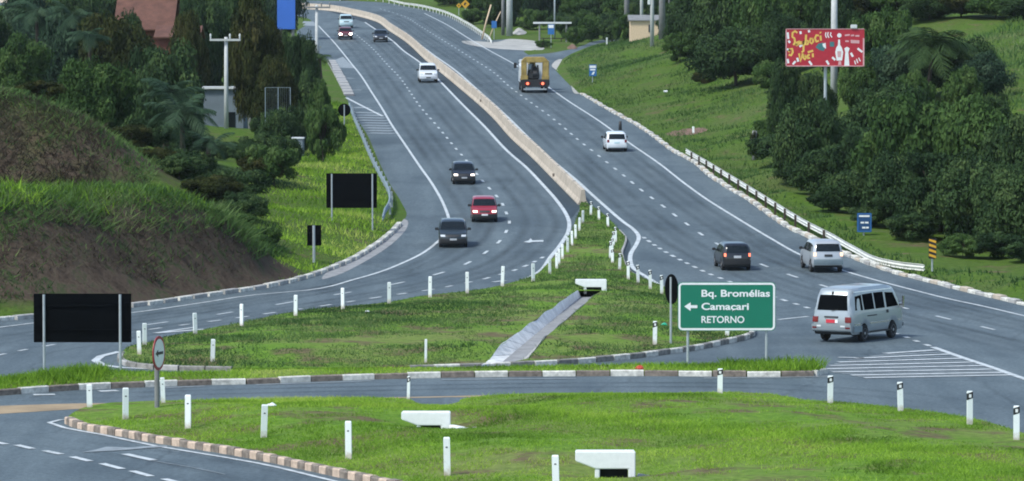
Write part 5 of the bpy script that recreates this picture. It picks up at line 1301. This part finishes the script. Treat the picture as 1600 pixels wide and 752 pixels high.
litter(1000, 577, .32, flat('bag_red', (.45, .05, .03), .7), 'red crumpled scrap on the sliver island left of the green sign', hfun(hB))
litter(1038, 513, .26, flat('bag_green', (.02, .35, .2), .6), 'green crumpled scrap in the grass beside the dark edge-on round sign', hfun(hA))
litter(425, 652, .24, M['litter'], 'white crumpled scrap on the near island left of the farther culvert', hfun(hC))
litter(574, 495, .2, M['litter'], 'white crumpled scrap in the central island grass', hfun(hA))
litter(1040, 159, .4, M['litter'], 'white crumpled scrap on the right grass slope', hfun(relief))
# ------------------------------------------------------------------ vehicles
SPEC = {
 'hatch': dict(L=3.85, W=1.65, wb=(-1.22, 1.22), r=.29, out=[(-1.92, .30), (-1.94, .52), (-1.90, .78), (-1.85, .94), (-1.62, 1.28), (-1.42, 1.40), (-.9, 1.45), (-.1, 1.46), (.32, 1.38), (.98, .96), (1.25, .90), (1.68, .80), (1.86, .68), (1.92, .48), (1.89, .24)],
    belt=.93, roof=1.38, cowl=.98, side=[[(-1.62, .97), (-1.45, 1.26), (-1.02, 1.33), (-1.02, .95)], [(-.95, .95), (-.95, 1.34), (-.12, 1.36), (-.12, .94)], [(-.05, .94), (-.05, 1.36), (.25, 1.31), (.80, .96)]], rear=(.97, 1.33)),
 'sedan': dict(L=4.25, W=1.70, wb=(-1.30, 1.28), r=.30, out=[(-2.10, .32), (-2.13, .55), (-2.10, .82), (-2.02, .96), (-1.55, 1.00), (-1.0, 1.36), (-.6, 1.43), (0, 1.44), (.35, 1.37), (1.0, .98), (1.3, .92), (1.85, .80), (2.05, .68), (2.12, .48), (2.08, .24)],
    belt=.96, roof=1.37, cowl=1.0, side=[[(-1.25, 1.0), (-.95, 1.28), (-.55, 1.34), (-.55, .98)], [(-.48, .98), (-.48, 1.35), (-.05, 1.36), (-.05, .97)], [(.02, .97), (.02, 1.36), (.30, 1.30), (.85, .98)]], rear=(1.03, 1.33)),
 'wagon': dict(L=4.0, W=1.65, wb=(-1.25, 1.25), r=.29, out=[(-1.97, .32), (-2.0, .55), (-1.98, .82), (-1.94, .98), (-1.76, 1.36), (-1.62, 1.44), (-.9, 1.49), (0, 1.48), (.38, 1.40), (1.05, .98), (1.3, .92), (1.75, .82), (1.93, .70), (1.99, .5), (1.96, .26)],
    belt=.96, roof=1.40, cowl=1.0, side=[[(-1.70, 1.02), (-1.62, 1.30), (-1.08, 1.36), (-1.08, .98)], [(-1.0, .98), (-1.0, 1.37), (-.15, 1.38), (-.15, .97)], [(-.07, .97), (-.07, 1.38), (.28, 1.33), (.86, .98)]], rear=(1.00, 1.37)),
 'suv': dict(L=4.4, W=1.80, wb=(-1.33, 1.33), r=.35, out=[(-2.16, .42), (-2.2, .66), (-2.16, .95), (-2.10, 1.12), (-1.86, 1.56), (-1.70, 1.65), (-.9, 1.70), (.1, 1.69), (.5, 1.60), (1.12, 1.14), (1.4, 1.08), (1.95, .98), (2.12, .84), (2.18, .6), (2.14, .34)],
    belt=1.10, roof=1.60, cowl=1.16, side=[[(-1.85, 1.18), (-1.72, 1.48), (-1.2, 1.55), (-1.2, 1.12)], [(-1.12, 1.12), (-1.12, 1.56), (-.2, 1.58), (-.2, 1.11)], [(-.12, 1.11), (-.12, 1.58), (.38, 1.52), (.95, 1.13)]], rear=(1.18, 1.56)),
 'van': dict(L=4.75, W=1.78, wb=(-1.28, 1.22), r=.32, out=[(-2.34, .42), (-2.38, .62), (-2.37, 1.0), (-2.33, 1.18), (-2.17, 1.80), (-2.06, 1.95), (-1.6, 2.02), (0, 2.05), (1.2, 2.01), (1.52, 1.92), (2.12, 1.20), (2.25, 1.05), (2.33, .75), (2.34, .45), (2.30, .30)],
    belt=1.15, roof=1.90, cowl=1.24, side=[[(-2.05, 1.22), (-1.95, 1.74), (-1.42, 1.78), (-1.42, 1.20)], [(-1.30, 1.20), (-1.33, 1.79), (-.45, 1.81), (-.42, 1.20)], [(-.30, 1.20), (-.33, 1.81), (.48, 1.81), (.50, 1.20)], [(.66, 1.20), (.66, 1.78), (1.38, 1.74), (1.78, 1.22)]], rear=(1.22, 1.76)),
}
def lerp1(xs, ys, v): return float(np.interp(v, xs, ys))
def wheel(parent, x, y, r, w, rim=True):
    e = empty('wheel', (x, y, r), parent=parent); s = 1 if y > 0 else -1
    b = MB(); b.lathe([(r * .62, -w/2), (r * .92, -w/2), (r, -w/2 + .03), (r, w/2 - .03), (r * .92, w/2), (r * .62, w/2)], (0, 0, 0), 'y', 24); b.build('tyre', M['tyre'], e, smooth=False)
    b = MB(); b.lathe([(r * .64, s * (w/2 - .03)), (r * .60, s * (w/2 + .004)), (r * .50, s * (w/2 - .02)), (r * .2, s * (w/2 - .01)), (r * .16, s * (w/2 + .006))], (0, 0, 0), 'y', 20); b.build('rim', M['rim'], e)
    return e
def place(px, py, d0, d1, near, facing):
    """matrix for a vehicle whose near-end wheels touch the road at photo point; d0->d1: photo points along the lane, going away"""
    a, c = G(*d0), G(*d1); d = Vector((c.x - a.x, c.y - a.y)).normalized(); g = G(px, py); p = Vector((g.x, g.y)) + d * near
    f2 = d if facing == 'away' else -d
    slope = (zg(p.y + f2.y) - zg(p.y - f2.y)) / 2
    f = Vector((f2.x, f2.y, slope)).normalized(); l = Vector((0, 0, 1)).cross(f).normalized(); u = f.cross(l)
    m = Matrix.Identity(4)
    for i in range(3): m[i][0], m[i][1], m[i][2] = f[i], l[i], u[i]
    m.translation = Vector((p.x, p.y, zg(p.y) + .004)); return m
def car(kind, mat, m, name, label, cat, head='head', tail='tail', plate='plate', lower='trim', scale=1.0, wscale=1.0, rearbump=None, roofmat=None, front=True):
    sp = SPEC[kind]; O = sp['out']; L, Wd, r = sp['L'], sp['W'], sp['r']; hw0 = Wd / 2; belt, roof = sp['belt'], sp['roof']
    root = empty(name, label=label, cat=cat, mat=m @ Matrix.Diagonal((scale, scale * wscale, scale, 1)))
    xs, zs = [p[0] for p in O], [p[1] for p in O]; zmax = max(zs)
    # smooth outline
    C = catmull([Vector(p) for p in O], .09)
    bot = []; zb = .22 if kind not in ('suv', 'van') else .30
    for xw in (sp['wb'][1], sp['wb'][0]):
        ra = r + .055; a0 = math.acos(max(-1, min(1, (zb - r) / ra))) if abs(zb - r) < ra else 0
        a0 = math.asin((zb - r) / ra)
        bot += [Vector((xw + ra * math.cos(a), r + ra * math.sin(a))) for a in np.linspace(a0, math.pi - a0, 13)]
    loop = C + [Vector((C[-1].x - .12, zb))] + bot + [Vector((C[0].x + .12, zb))]
    nC = len(C)
    tum = .24 if kind != 'van' else .17
    def hw(x, z):
        w = hw0 * (1 - .035 * ((z - .62) / .5) ** 2) if z < belt else hw0 * (1 - .035 * ((belt - .62) / .5) ** 2) - (z - belt) * tum
        k = max(0, (abs(x) - L / 2 + .75) / .75); return w * (1 - .085 * k * k)
    def dfm(x, y, z):
        k = max(0, (abs(x) - L * .22) / (L * .28)); bow = .16 if x > 0 else (.09 if kind != 'van' else .06)
        return Vector((x - math.copysign(bow * k * (y / hw0) ** 2, x), y, z))
    gx, gz = np.arange(-L/2, L/2, .14), np.arange(.25, zmax, .11)
    I = np.array([(x, z) for x in gx for z in gz]); I = I[inpoly(I, loop)]; d = pdist(I, loop); I = I[d > .075]
    ins = []
    V2, F2 = cdt([loop], [tuple(p) for p in I]); F2 = F2[inpoly(V2[F2].mean(1), loop)]; d = pdist(V2, loop)
    V, Fc, mi = [], [], []; n = len(V2)
    for s in (1, -1):
        for (x, z), dd in zip(V2, d):
            c = .075 * (1 - math.sqrt(1 - (1 - min(dd, .08) / .08) ** 2)); V.append(dfm(x, s * (hw(x, z) - c * .8), z))
    for t in F2:
        zz_ = V2[t][:, 1].mean(); mm = 2 if zz_ < (.40 if kind != 'van' else 0) else 0
        q = [int(i) for i in t]; Fc.append(tuple(q)); mi.append(mm); Fc.append(tuple(i + n for i in reversed(q))); mi.append(mm)
    # the strip between both flanks
    idx = [int(np.argmin(((V2 - np.array((p.x, p.y))) ** 2).sum(1))) for p in loop]; KS = 8; base = len(V); m_ = len(loop)
    for k, p in enumerate(loop):
        y0 = V[idx[k]].y
        for j in range(1, KS):
            y = y0 * (1 - 2 * j / KS); crown = .03 * (1 - (y / hw0) ** 2) if p.y > belt + .2 else 0
            V.append(dfm(p.x, y, p.y + crown))
    def vi(k, j):
        k %= m_
        return idx[k] if j == 0 else (idx[k] + n if j == KS else base + k * (KS - 1) + j - 1)
    for k in range(m_):
        dark = 1 if (k >= nC - 1) else 0
        lowp = 2 if (not dark and loop[k].y < .42 and kind != 'van') else dark
        for j in range(KS): Fc.append((vi(k, j), vi(k, j+1), vi(k+1, j+1), vi(k+1, j))); mi.append(lowp)
    body = meshobj('body', V, Fc, [mat, M['trim'], M[lower] if isinstance(lower, str) else lower], root, True, mi)
    bm = bmesh.new(); bm.from_mesh(body.data); bmesh.ops.recalc_face_normals(bm, faces=bm.faces); bm.to_mesh(body.data); bm.free()
    md = body.modifiers.new('es', 'EDGE_SPLIT'); md.split_angle = math.radians(50)
    top = int(np.argmax(zs))
    ct = max(range(len(C)), key=lambda k: C[k].y); fx = sorted([(p.y, p.x) for p in C[ct:]]); rx = sorted([(p.y, p.x) for p in C[:ct + 1]])
    XF = lambda z: lerp1([a for a, _ in fx], [c for _, c in fx], z); XR = lambda z: lerp1([a for a, _ in rx], [c for _, c in rx], z)
    def patch(nm, end, z0, z1, f0, f1, mat, off=.012, marg=.0, nz=5, ny=9, par=root, taper=0):
        X = XF if end > 0 else XR; v, f = [], []
        for i in range(nz):
            z = z0 + (z1 - z0) * i / (nz - 1); x = X(z)
            for j in range(ny):
                t = f0 + (f1 - f0) * j / (ny - 1); y = t * (hw(x, z) - marg - taper * i / (nz - 1)); q = dfm(x, y, z); cr = .03 * (1 - (y / hw0) ** 2) if z > belt + .2 else 0
                q.x += end * off; q.z += cr + off * .4; v.append(q)
        for i in range(nz - 1):
            for j in range(ny - 1): f.append((i*ny+j, i*ny+j+1, (i+1)*ny+j+1, (i+1)*ny+j))
        nn = len(v); back = [Vector(p) - Vector((end * .03, 0, 0)) for p in v]
        rim = [j for j in range(ny)] + [i*ny+ny-1 for i in range(1, nz)] + [(nz-1)*ny+j for j in range(ny-2, -1, -1)] + [i*ny for i in range(nz-2, 0, -1)]
        f += [(rim[k], rim[(k+1) % len(rim)], nn + rim[(k+1) % len(rim)], nn + rim[k]) for k in range(len(rim))]
        o = meshobj(nm, v + back, f, mat, par, False); return o
    gl = M['glass_van'] if kind == 'van' else M['glass']
    patch('windscreen', 1, sp['cowl'], roof - .03, -1, 1, gl, .014, .07)
    patch('rear_window', -1, sp['rear'][0], sp['rear'][1], -1, 1, gl, .014, .15 if kind == 'van' else .12)
    for s in (1, -1):
        for poly in sp['side']:
            v = [dfm(x, s * (hw(x, z) + .007), z) for x, z in poly] + [dfm(x, s * (hw(x, z) - .02), z) for x, z in poly]; k = len(poly)
            meshobj('side_window', v, [tuple(range(k))] + [(i, (i+1) % k, k + (i+1) % k, k + i) for i in range(k)], gl, root)
        b = MB(); zm = belt + .07; xm = sp['side'][-1][-1][0] - .12; b.box((xm, s * (hw0 + .11), zm), (.09, .20, .15)); b.box((xm + .02, s * (hw0 + .0), zm - .05), (.06, .14, .05)); b.build('mirror', M['trim'] if kind != 'van' else M['chrome'], root, .02)
    zl = belt - .27 if kind != 'van' else .92
    zh0, zh1 = {'hatch': (.62, .78), 'sedan': (.62, .78), 'wagon': (.64, .80), 'suv': (.78, .95), 'van': (.72, .90)}[kind]
    for f0, f1 in ((.60, .95), (-.95, -.60)): patch('headlight', 1, zh0 + .01, zh1 - .04, f0, f1, M[head], .02, 0, 3, 5)
    patch('grille', 1, zh0 + .01, zh1 - .03, -.42, .42, M['trim'], .014, 0, 3, 7)
    patch('bumper', 1, .28 if kind in ('hatch', 'sedan', 'wagon') else .38, .52 if kind != 'suv' else .66, -1.0, 1.0, M['trim'] if lower == 'trim' else (M[lower] if isinstance(lower, str) else lower), .05, 0, 4, 13)
    patch('number_plate', 1, .42, .52, -.26, .26, M[plate], .066, 0, 2, 3)
    tz0, tz1 = {'hatch': (.72, .93), 'sedan': (.74, .92), 'wagon': (.80, .98), 'suv': (.92, 1.12), 'van': (.76, .97)}[kind]
    ti = {'van': .70, 'suv': .82, 'wagon': .84}.get(kind, .78)
    for f0, f1 in ((ti, .995), (-.995, -ti)): patch('tail_light', -1, tz0, tz1, f0, f1, M[tail], .02, 0, 4, 4)
    rb = rearbump or (M['trim'] if lower == 'trim' else (M[lower] if isinstance(lower, str) else lower))
    patch('bumper', -1, .34 if kind not in ('suv', 'van') else .44, {'hatch': .58, 'sedan': .60, 'wagon': .58, 'suv': .74, 'van': .66}[kind], -1.0, 1.0, rb, .06 if kind != 'van' else .08, 0, 4, 13)
    pz = {'hatch': .70, 'sedan': .68, 'wagon': .78, 'suv': .95, 'van': .80}[kind]
    pf = .27
    p_ = patch('number_plate', -1, pz - .06, pz + .07, -pf, pf, M[plate], .022, 0, 2, 3)
    for xw in sp['wb']:
        for s in (1, -1): wheel(root, xw, s * (hw0 - .11), r, .19)
    b = MB(); b.box((0, 0, zb + .06), (L * .78, Wd * .7, .14)); b.build('underbody', M['trim'], root)
    return root, patch, hw, dfm, XR, XF
rd = M
# the white and silver van in the junction
d0 = Vector((G(1319, 533).x, G(1319, 533).y)); ang = math.radians(31); dv = Vector((math.sin(ang), math.cos(ang))); p = d0 + dv * 1.28
m = Matrix.Identity(4); f = Vector((dv.x, dv.y, 0)); l = Vector((0, 0, 1)).cross(f)
for i in range(3): m[i][0], m[i][1], m[i][2] = f[i], l[i], (0, 0, 1)[i]
m.translation = Vector((p.x, p.y, zg(p.y) + .004))
root, patch, hw, dfm, XR, XF = car('van', M['p_silver'], m, 'minibus', 'silver-white minibus seen from behind, turning in the junction right of the green sign', 'van', tail='tail', plate='plate_red', lower='p_silver', rearbump=M['p_silver'])
b = MB()
SPv = SPEC['van']
for s in (1, -1):   # waist moulding, sill step, filler cap, door handle on both flanks
    def strip(x0, x1, z0, z1, nm, mat, off=.012):
        n = 8; v, f = [], []
        for i in range(n + 1):
            x = x0 + (x1 - x0) * i / n
            for z in (z0, z1): v.append(dfm(x, s * (hw(x, z) + off), z))
            for z in (z0, z1): v.append(dfm(x, s * (hw(x, z) - .02), z))
        for i in range(n):
            a, c = 4 * i, 4 * i + 4; f += [(a, c, c+1, a+1), (a+2, a, c, c+2), (a+1, a+3, c+3, c+1)]
        meshobj(nm, v, f, mat, root)
    strip(-.88, .82, .66, .71, 'side_moulding', M['chrome']); strip(-.88, .82, .32, .38, 'sill', M['trim']); strip(-1.1, -.25, .95, .99, 'door_rail', M['trim'], .006); strip(-2.2, -1.7, .66, .71, 'side_moulding', M['chrome']); strip(1.62, 2.1, .66, .71, 'side_moulding', M['chrome'])
    strip(.58, .78, 1.0, 1.12, 'door_handle', M['trim']); strip(.555, .575, .42, 1.86, 'door_seam', M['trim'], .004); strip(-1.375, -1.36, .42, 1.86, 'door_seam', M['trim'], .004); strip(-2.05, 1.35, 1.885, 1.91, 'roof_gutter', M['chrome'], .014); strip(-2.25, -1.62, .40, .62, 'bumper_corner', M['rail_grey'], .03)
patch('plate_recess', -1, .93, .99, -.34, .36, M['trim'], .03, 0, 2, 5)
patch('number_plate_blank', -1, .74, .87, -.34, -.20, M['white'], .024, 0, 2, 3)
for f0, f1 in ((.50, .72), (-.72, -.50)): patch('reversing_light', -1, .56, .62, f0, f1, M['white'], .095, 0, 2, 3)
for f0, f1 in ((.74, .96), (-.96, -.74)): patch('reflector', -1, .50, .56, f0, f1, M['tail'], .095, 0, 2, 3)
b = MB(); b.box((XR(1.85) - .02, 0.05, 1.86), (.10, .07, .12)); b.build('brake_lamp', M['trim'], root, .02)
b = MB(); b.chain([dfm(XR(1.2) - .03, .0, 1.2), dfm(XR(1.4) - .04, -.25, 1.26)], [.012, .010], 6); b.build('wiper', M['trim'], root)
b = MB(); b.box((1.72, -1.04, 1.45), (.10, .06, .30)); b.tube((1.65, -.88, 1.30), (1.72, -1.02, 1.35), .015); b.build('mirror_arm', M['chrome'], root, .02)
R1 = ((1228, 428), (1147, 395)); R2 = ((1103, 311), (1071, 288))
car('suv', M['p_pearl'], place(1290, 425, (1323, 425), (1130, 325), 1.15, 'away'), 'suv', 'silver SUV with lit warm tail lamps seen from behind, on the right shoulder line', 'car', tail='tail_warm', plate='trim', lower='p_pearl', rearbump=M['rail_grey'], scale=.87)
car('wagon', M['p_black'], place(1149, 422, (1181, 410), (1034, 321), 1.05, 'away'), 'estate_car', 'black estate car with red tail lamps seen from behind, heading up the right carriageway', 'car', tail='tail_lit', lower='trim', scale=.86)
car('hatch', M['p_white'], place(963, 237, (1004, 260), (930, 200), 1.2, 'away'), 'hatchback', 'small white hatchback seen from behind, in the outer lane by the right slope', 'car', plate='p_aqua', lower='p_white', rearbump=M['p_white'], scale=.92)
car('hatch', M['p_grey'], place(708, 386, (690, 395), (681, 330), 1.05, 'toward'), 'saloon_car', 'dark grey-green car with unlit lamps, nearest of the three coming down the left carriageway', 'car', head='head', plate='plate', scale=.90)
car('hatch', M['p_red'], place(757, 347, (764, 365), (738, 290), 1.2, 'toward'), 'hatchback', 'dark red hatchback with lit headlights coming towards the camera on the left carriageway', 'car', head='head_lit', plate='white', scale=.88)
car('hatch', M['p_black'], place(725, 288, (745, 320), (695, 240), 1.2, 'toward'), 'hatchback', 'black hatchback with lit headlights, farthest of the three coming down the left carriageway', 'car', head='head_lit', scale=.88)
car('suv', M['p_white'], place(669, 129, (695, 165), (640, 95), 1.3, 'toward'), 'suv', 'white SUV coming towards the camera beside the concrete barrier', 'car', lower='p_white', plate='trim')
car('sedan', M['p_navy'], place(595, 66, (615, 90), (575, 45), 1.3, 'toward'), 'saloon_car', 'dark blue car coming towards the camera close to the far barrier bend', 'car')
car('sedan', M['p_redfar'], place(540, 62, (565, 90), (520, 42), 1.3, 'toward'), 'saloon_car', 'far dark red car with bright glaring headlights in the left lane', 'car', head='head_bright')
car('suv', M['p_aqua'], place(541, 44, (560, 70), (520, 30), 1.3, 'toward'), 'suv', 'far pale blue-white vehicle right behind the car with glaring headlights', 'car', lower='p_aqua')
# parked dark truck by the left roadside
m = place(487, 90, (500, 110), (478, 70), 1.3, 'toward'); car('van', M['p_black'], m, 'parked_van', 'dark van with pale roof parked off the left road edge behind the power pole', 'van', scale=.95)
# yellow crane truck, seen from behind
m = place(836, 145.5, (872, 180), (806, 115), .9, 'away'); e = empty('crane_truck', label='yellow truck-mounted crane seen from behind with two glowing tail lamps, in the outer lane', cat='truck', mat=m)
for x in (0, 1.15, 4.6):
    for s in (1, -1): wheel(e, x, s * 1.0, .46, .34)
b = MB(); b.box((2.1, .42, .78), (6.2, .14, .26)); b.box((2.1, -.42, .78), (6.2, .14, .26)); b.box((2.0, 0, .95), (6.0, 2.2, .14)); b.build('chassis', M['trim'], e, .02)
b = MB(); b.box((-.95, 0, .78), (.16, 2.45, .5)); b.box((-.7, 0, 1.12), (.6, 2.42, .2)); b.build('rear_beam', M['trim'], e, .02)
b = MB(); b.box((-1.04, 0, .34), (.08, 2.1, .14)); b.box((-.98, .8, .5), (.06, .08, .4)); b.box((-.98, -.8, .5), (.06, .08, .4)); b.build('underrun_bar', M['galv'], e, .01)
for s in (1, -1):
    b = MB(); b.box((-1.05, s * .68, .86), (.08, .52, .26)); t_ = b.build('lamp_housing', M['tail'], e, .02); b = MB(); b.lathe([(.13, -.02), (.13, .01)], (-1.1, s * .68, .86), 'x', 14); b.build('tail_light', M['tail_lit'], t_)
    b = MB(); b.box((.4, s * 1.12, 1.15), (2.6, .34, .1)); b.box((-.55, s * 1.16, .92), (.5, .3, .5)); b.build('mudguard', M['trim'], e, .03)
for s in (1, -1):
    b = MB(); b.box((-.35, s * .98, 2.05), (.9, .56 if s < 0 else .48, 1.75)); b.box((-.6, s * .96, 1.35), (.6, .66, .46)); b.build('side_tower', M['yellow'], e, .05)
b = MB(); b.prism([(-1.16, 2.72), (-1.10, 3.02), (-.85, 3.22), (.85, 3.22), (1.12, 3.0), (1.18, 2.72)], 'x', -.8, .3); b.build('top_beam', M['yellow'], e, .05)
b = MB(); b.prism([(-.35, 1.05), (.74, 1.05), (.55, 2.45), (.05, 2.60), (-.40, 2.0)], 'x', -.25, .2); b.build('machinery_housing', M['black'], e, .03)
b = MB(); b.box((-.45, .10, 1.55), (.4, 1.0, .5)); b.tube((-.5, .45, 1.4), (-.5, .15, 2.6), .11); b.tube((-.55, -.35, 1.4), (-.5, -.25, 2.5), .08); b.lathe([(.3, -.2), (.3, .2)], (-.5, .0, 1.7), 'y', 16); b.build('winch', M['trim'], e, .02)
b = MB(); b.box((-.46, .42, 2.35), (.1, .34, .5)); b.build('gauge_panel', M['rail_grey'], e, .02)
b = MB(); b.box((2.4, .2, 2.6), (5.4, .5, .45)); b.build('boom', M['yellow'], e, .04)
b = MB(); b.prism([(3.4, .75), (5.6, .75), (5.6, 1.7), (5.3, 2.75), (3.4, 2.85)], 'y', -1.2, 1.2); c_ = b.build('cab', M['p_white'], e, .06)
for s in (1, -1):
    b = MB(); b.prism([(3.9, 1.75), (5.4, 1.75), (5.2, 2.55), (3.9, 2.6)], 'y', s * 1.2, s * 1.215); b.build('side_window', M['glass'], c_)
    b = MB(); b.box((5.3, s * 1.5, 2.2), (.12, .26, .5)); b.tube((5.3, s * 1.2, 2.3), (5.3, s * 1.45, 2.3), .03); b.build('mirror', M['black'], e, .02)
b = MB(); b.prism([(1.2, 1.0), (2.9, 1.0), (2.9, 2.5), (1.2, 2.3)], 'y', .75, 1.3); b.build('operator_cabin', M['p_white'], e, .04)
b = MB(); b.box((-1.0, 0, .62), (.05, .55, .16)); b.build('number_plate', M['plate'], e)
# ------------------------------------------------------------------ camera, light, sky
cam = bpy.data.cameras.new('camera'); cam.sensor_width = 36; cam.lens = F / 1600 * 36; cam.clip_start = 1; cam.clip_end = 9000
co = bpy.data.objects.new('camera', cam); COL.objects.link(co); co.location = (0, 0, H); co.rotation_euler = (math.pi / 2 - TH, 0, 0); scene.camera = co
W = bpy.data.worlds.new('World'); scene.world = W; W.use_nodes = True
t = W.node_tree; bg = t.nodes['Background']; sk = t.nodes.new('ShaderNodeTexSky'); sk.sky_type = 'NISHITA'; sk.sun_disc = False
EL, AZ = math.radians(52), math.radians(-128)
sk.sun_elevation = EL; sk.sun_rotation = AZ; sk.air_density = 1.0; sk.dust_density = 1.0; sk.ozone_density = 1.0
t.links.new(sk.outputs[0], bg.inputs[0]); bg.inputs[1].default_value = .10
sun = bpy.data.lights.new('sun', 'SUN'); sun.energy = 1.7; sun.angle = math.radians(11); sun.color = (.98, 1, .94)
so = bpy.data.objects.new('sun', sun); COL.objects.link(so)
dirv = Vector((math.sin(AZ) * math.cos(EL), math.cos(AZ) * math.cos(EL), math.sin(EL)))
so.rotation_euler = dirv.to_track_quat('Z', 'Y').to_euler(); so.location = (0, 200, 60)
vs = scene.view_settings; vs.view_transform = 'Standard'; vs.look = 'None'; vs.exposure = EXPO; vs.gamma = 1; vs.use_curve_mapping = False
scene.cycles.filter_width = 1.9

# ------------------------------------------------------------------ the air
hm = bpy.data.materials.new('air'); hm.use_nodes = True; ht = hm.node_tree; ht.nodes.clear()
ho = ht.nodes.new('ShaderNodeOutputMaterial'); pv = ht.nodes.new('ShaderNodeVolumePrincipled'); ht.links.new(pv.outputs[0], ho.inputs['Volume'])
pv.inputs['Color'].default_value = (.86, .93, .96, 1); pv.inputs['Density'].default_value = HAZE; pv.inputs['Anisotropy'].default_value = .2
if HAZE > 0:
    b = MB(); b.box((0, 430, 20), (900, 1000, 70)); props(b.build('haze', hm), kind='stuff')
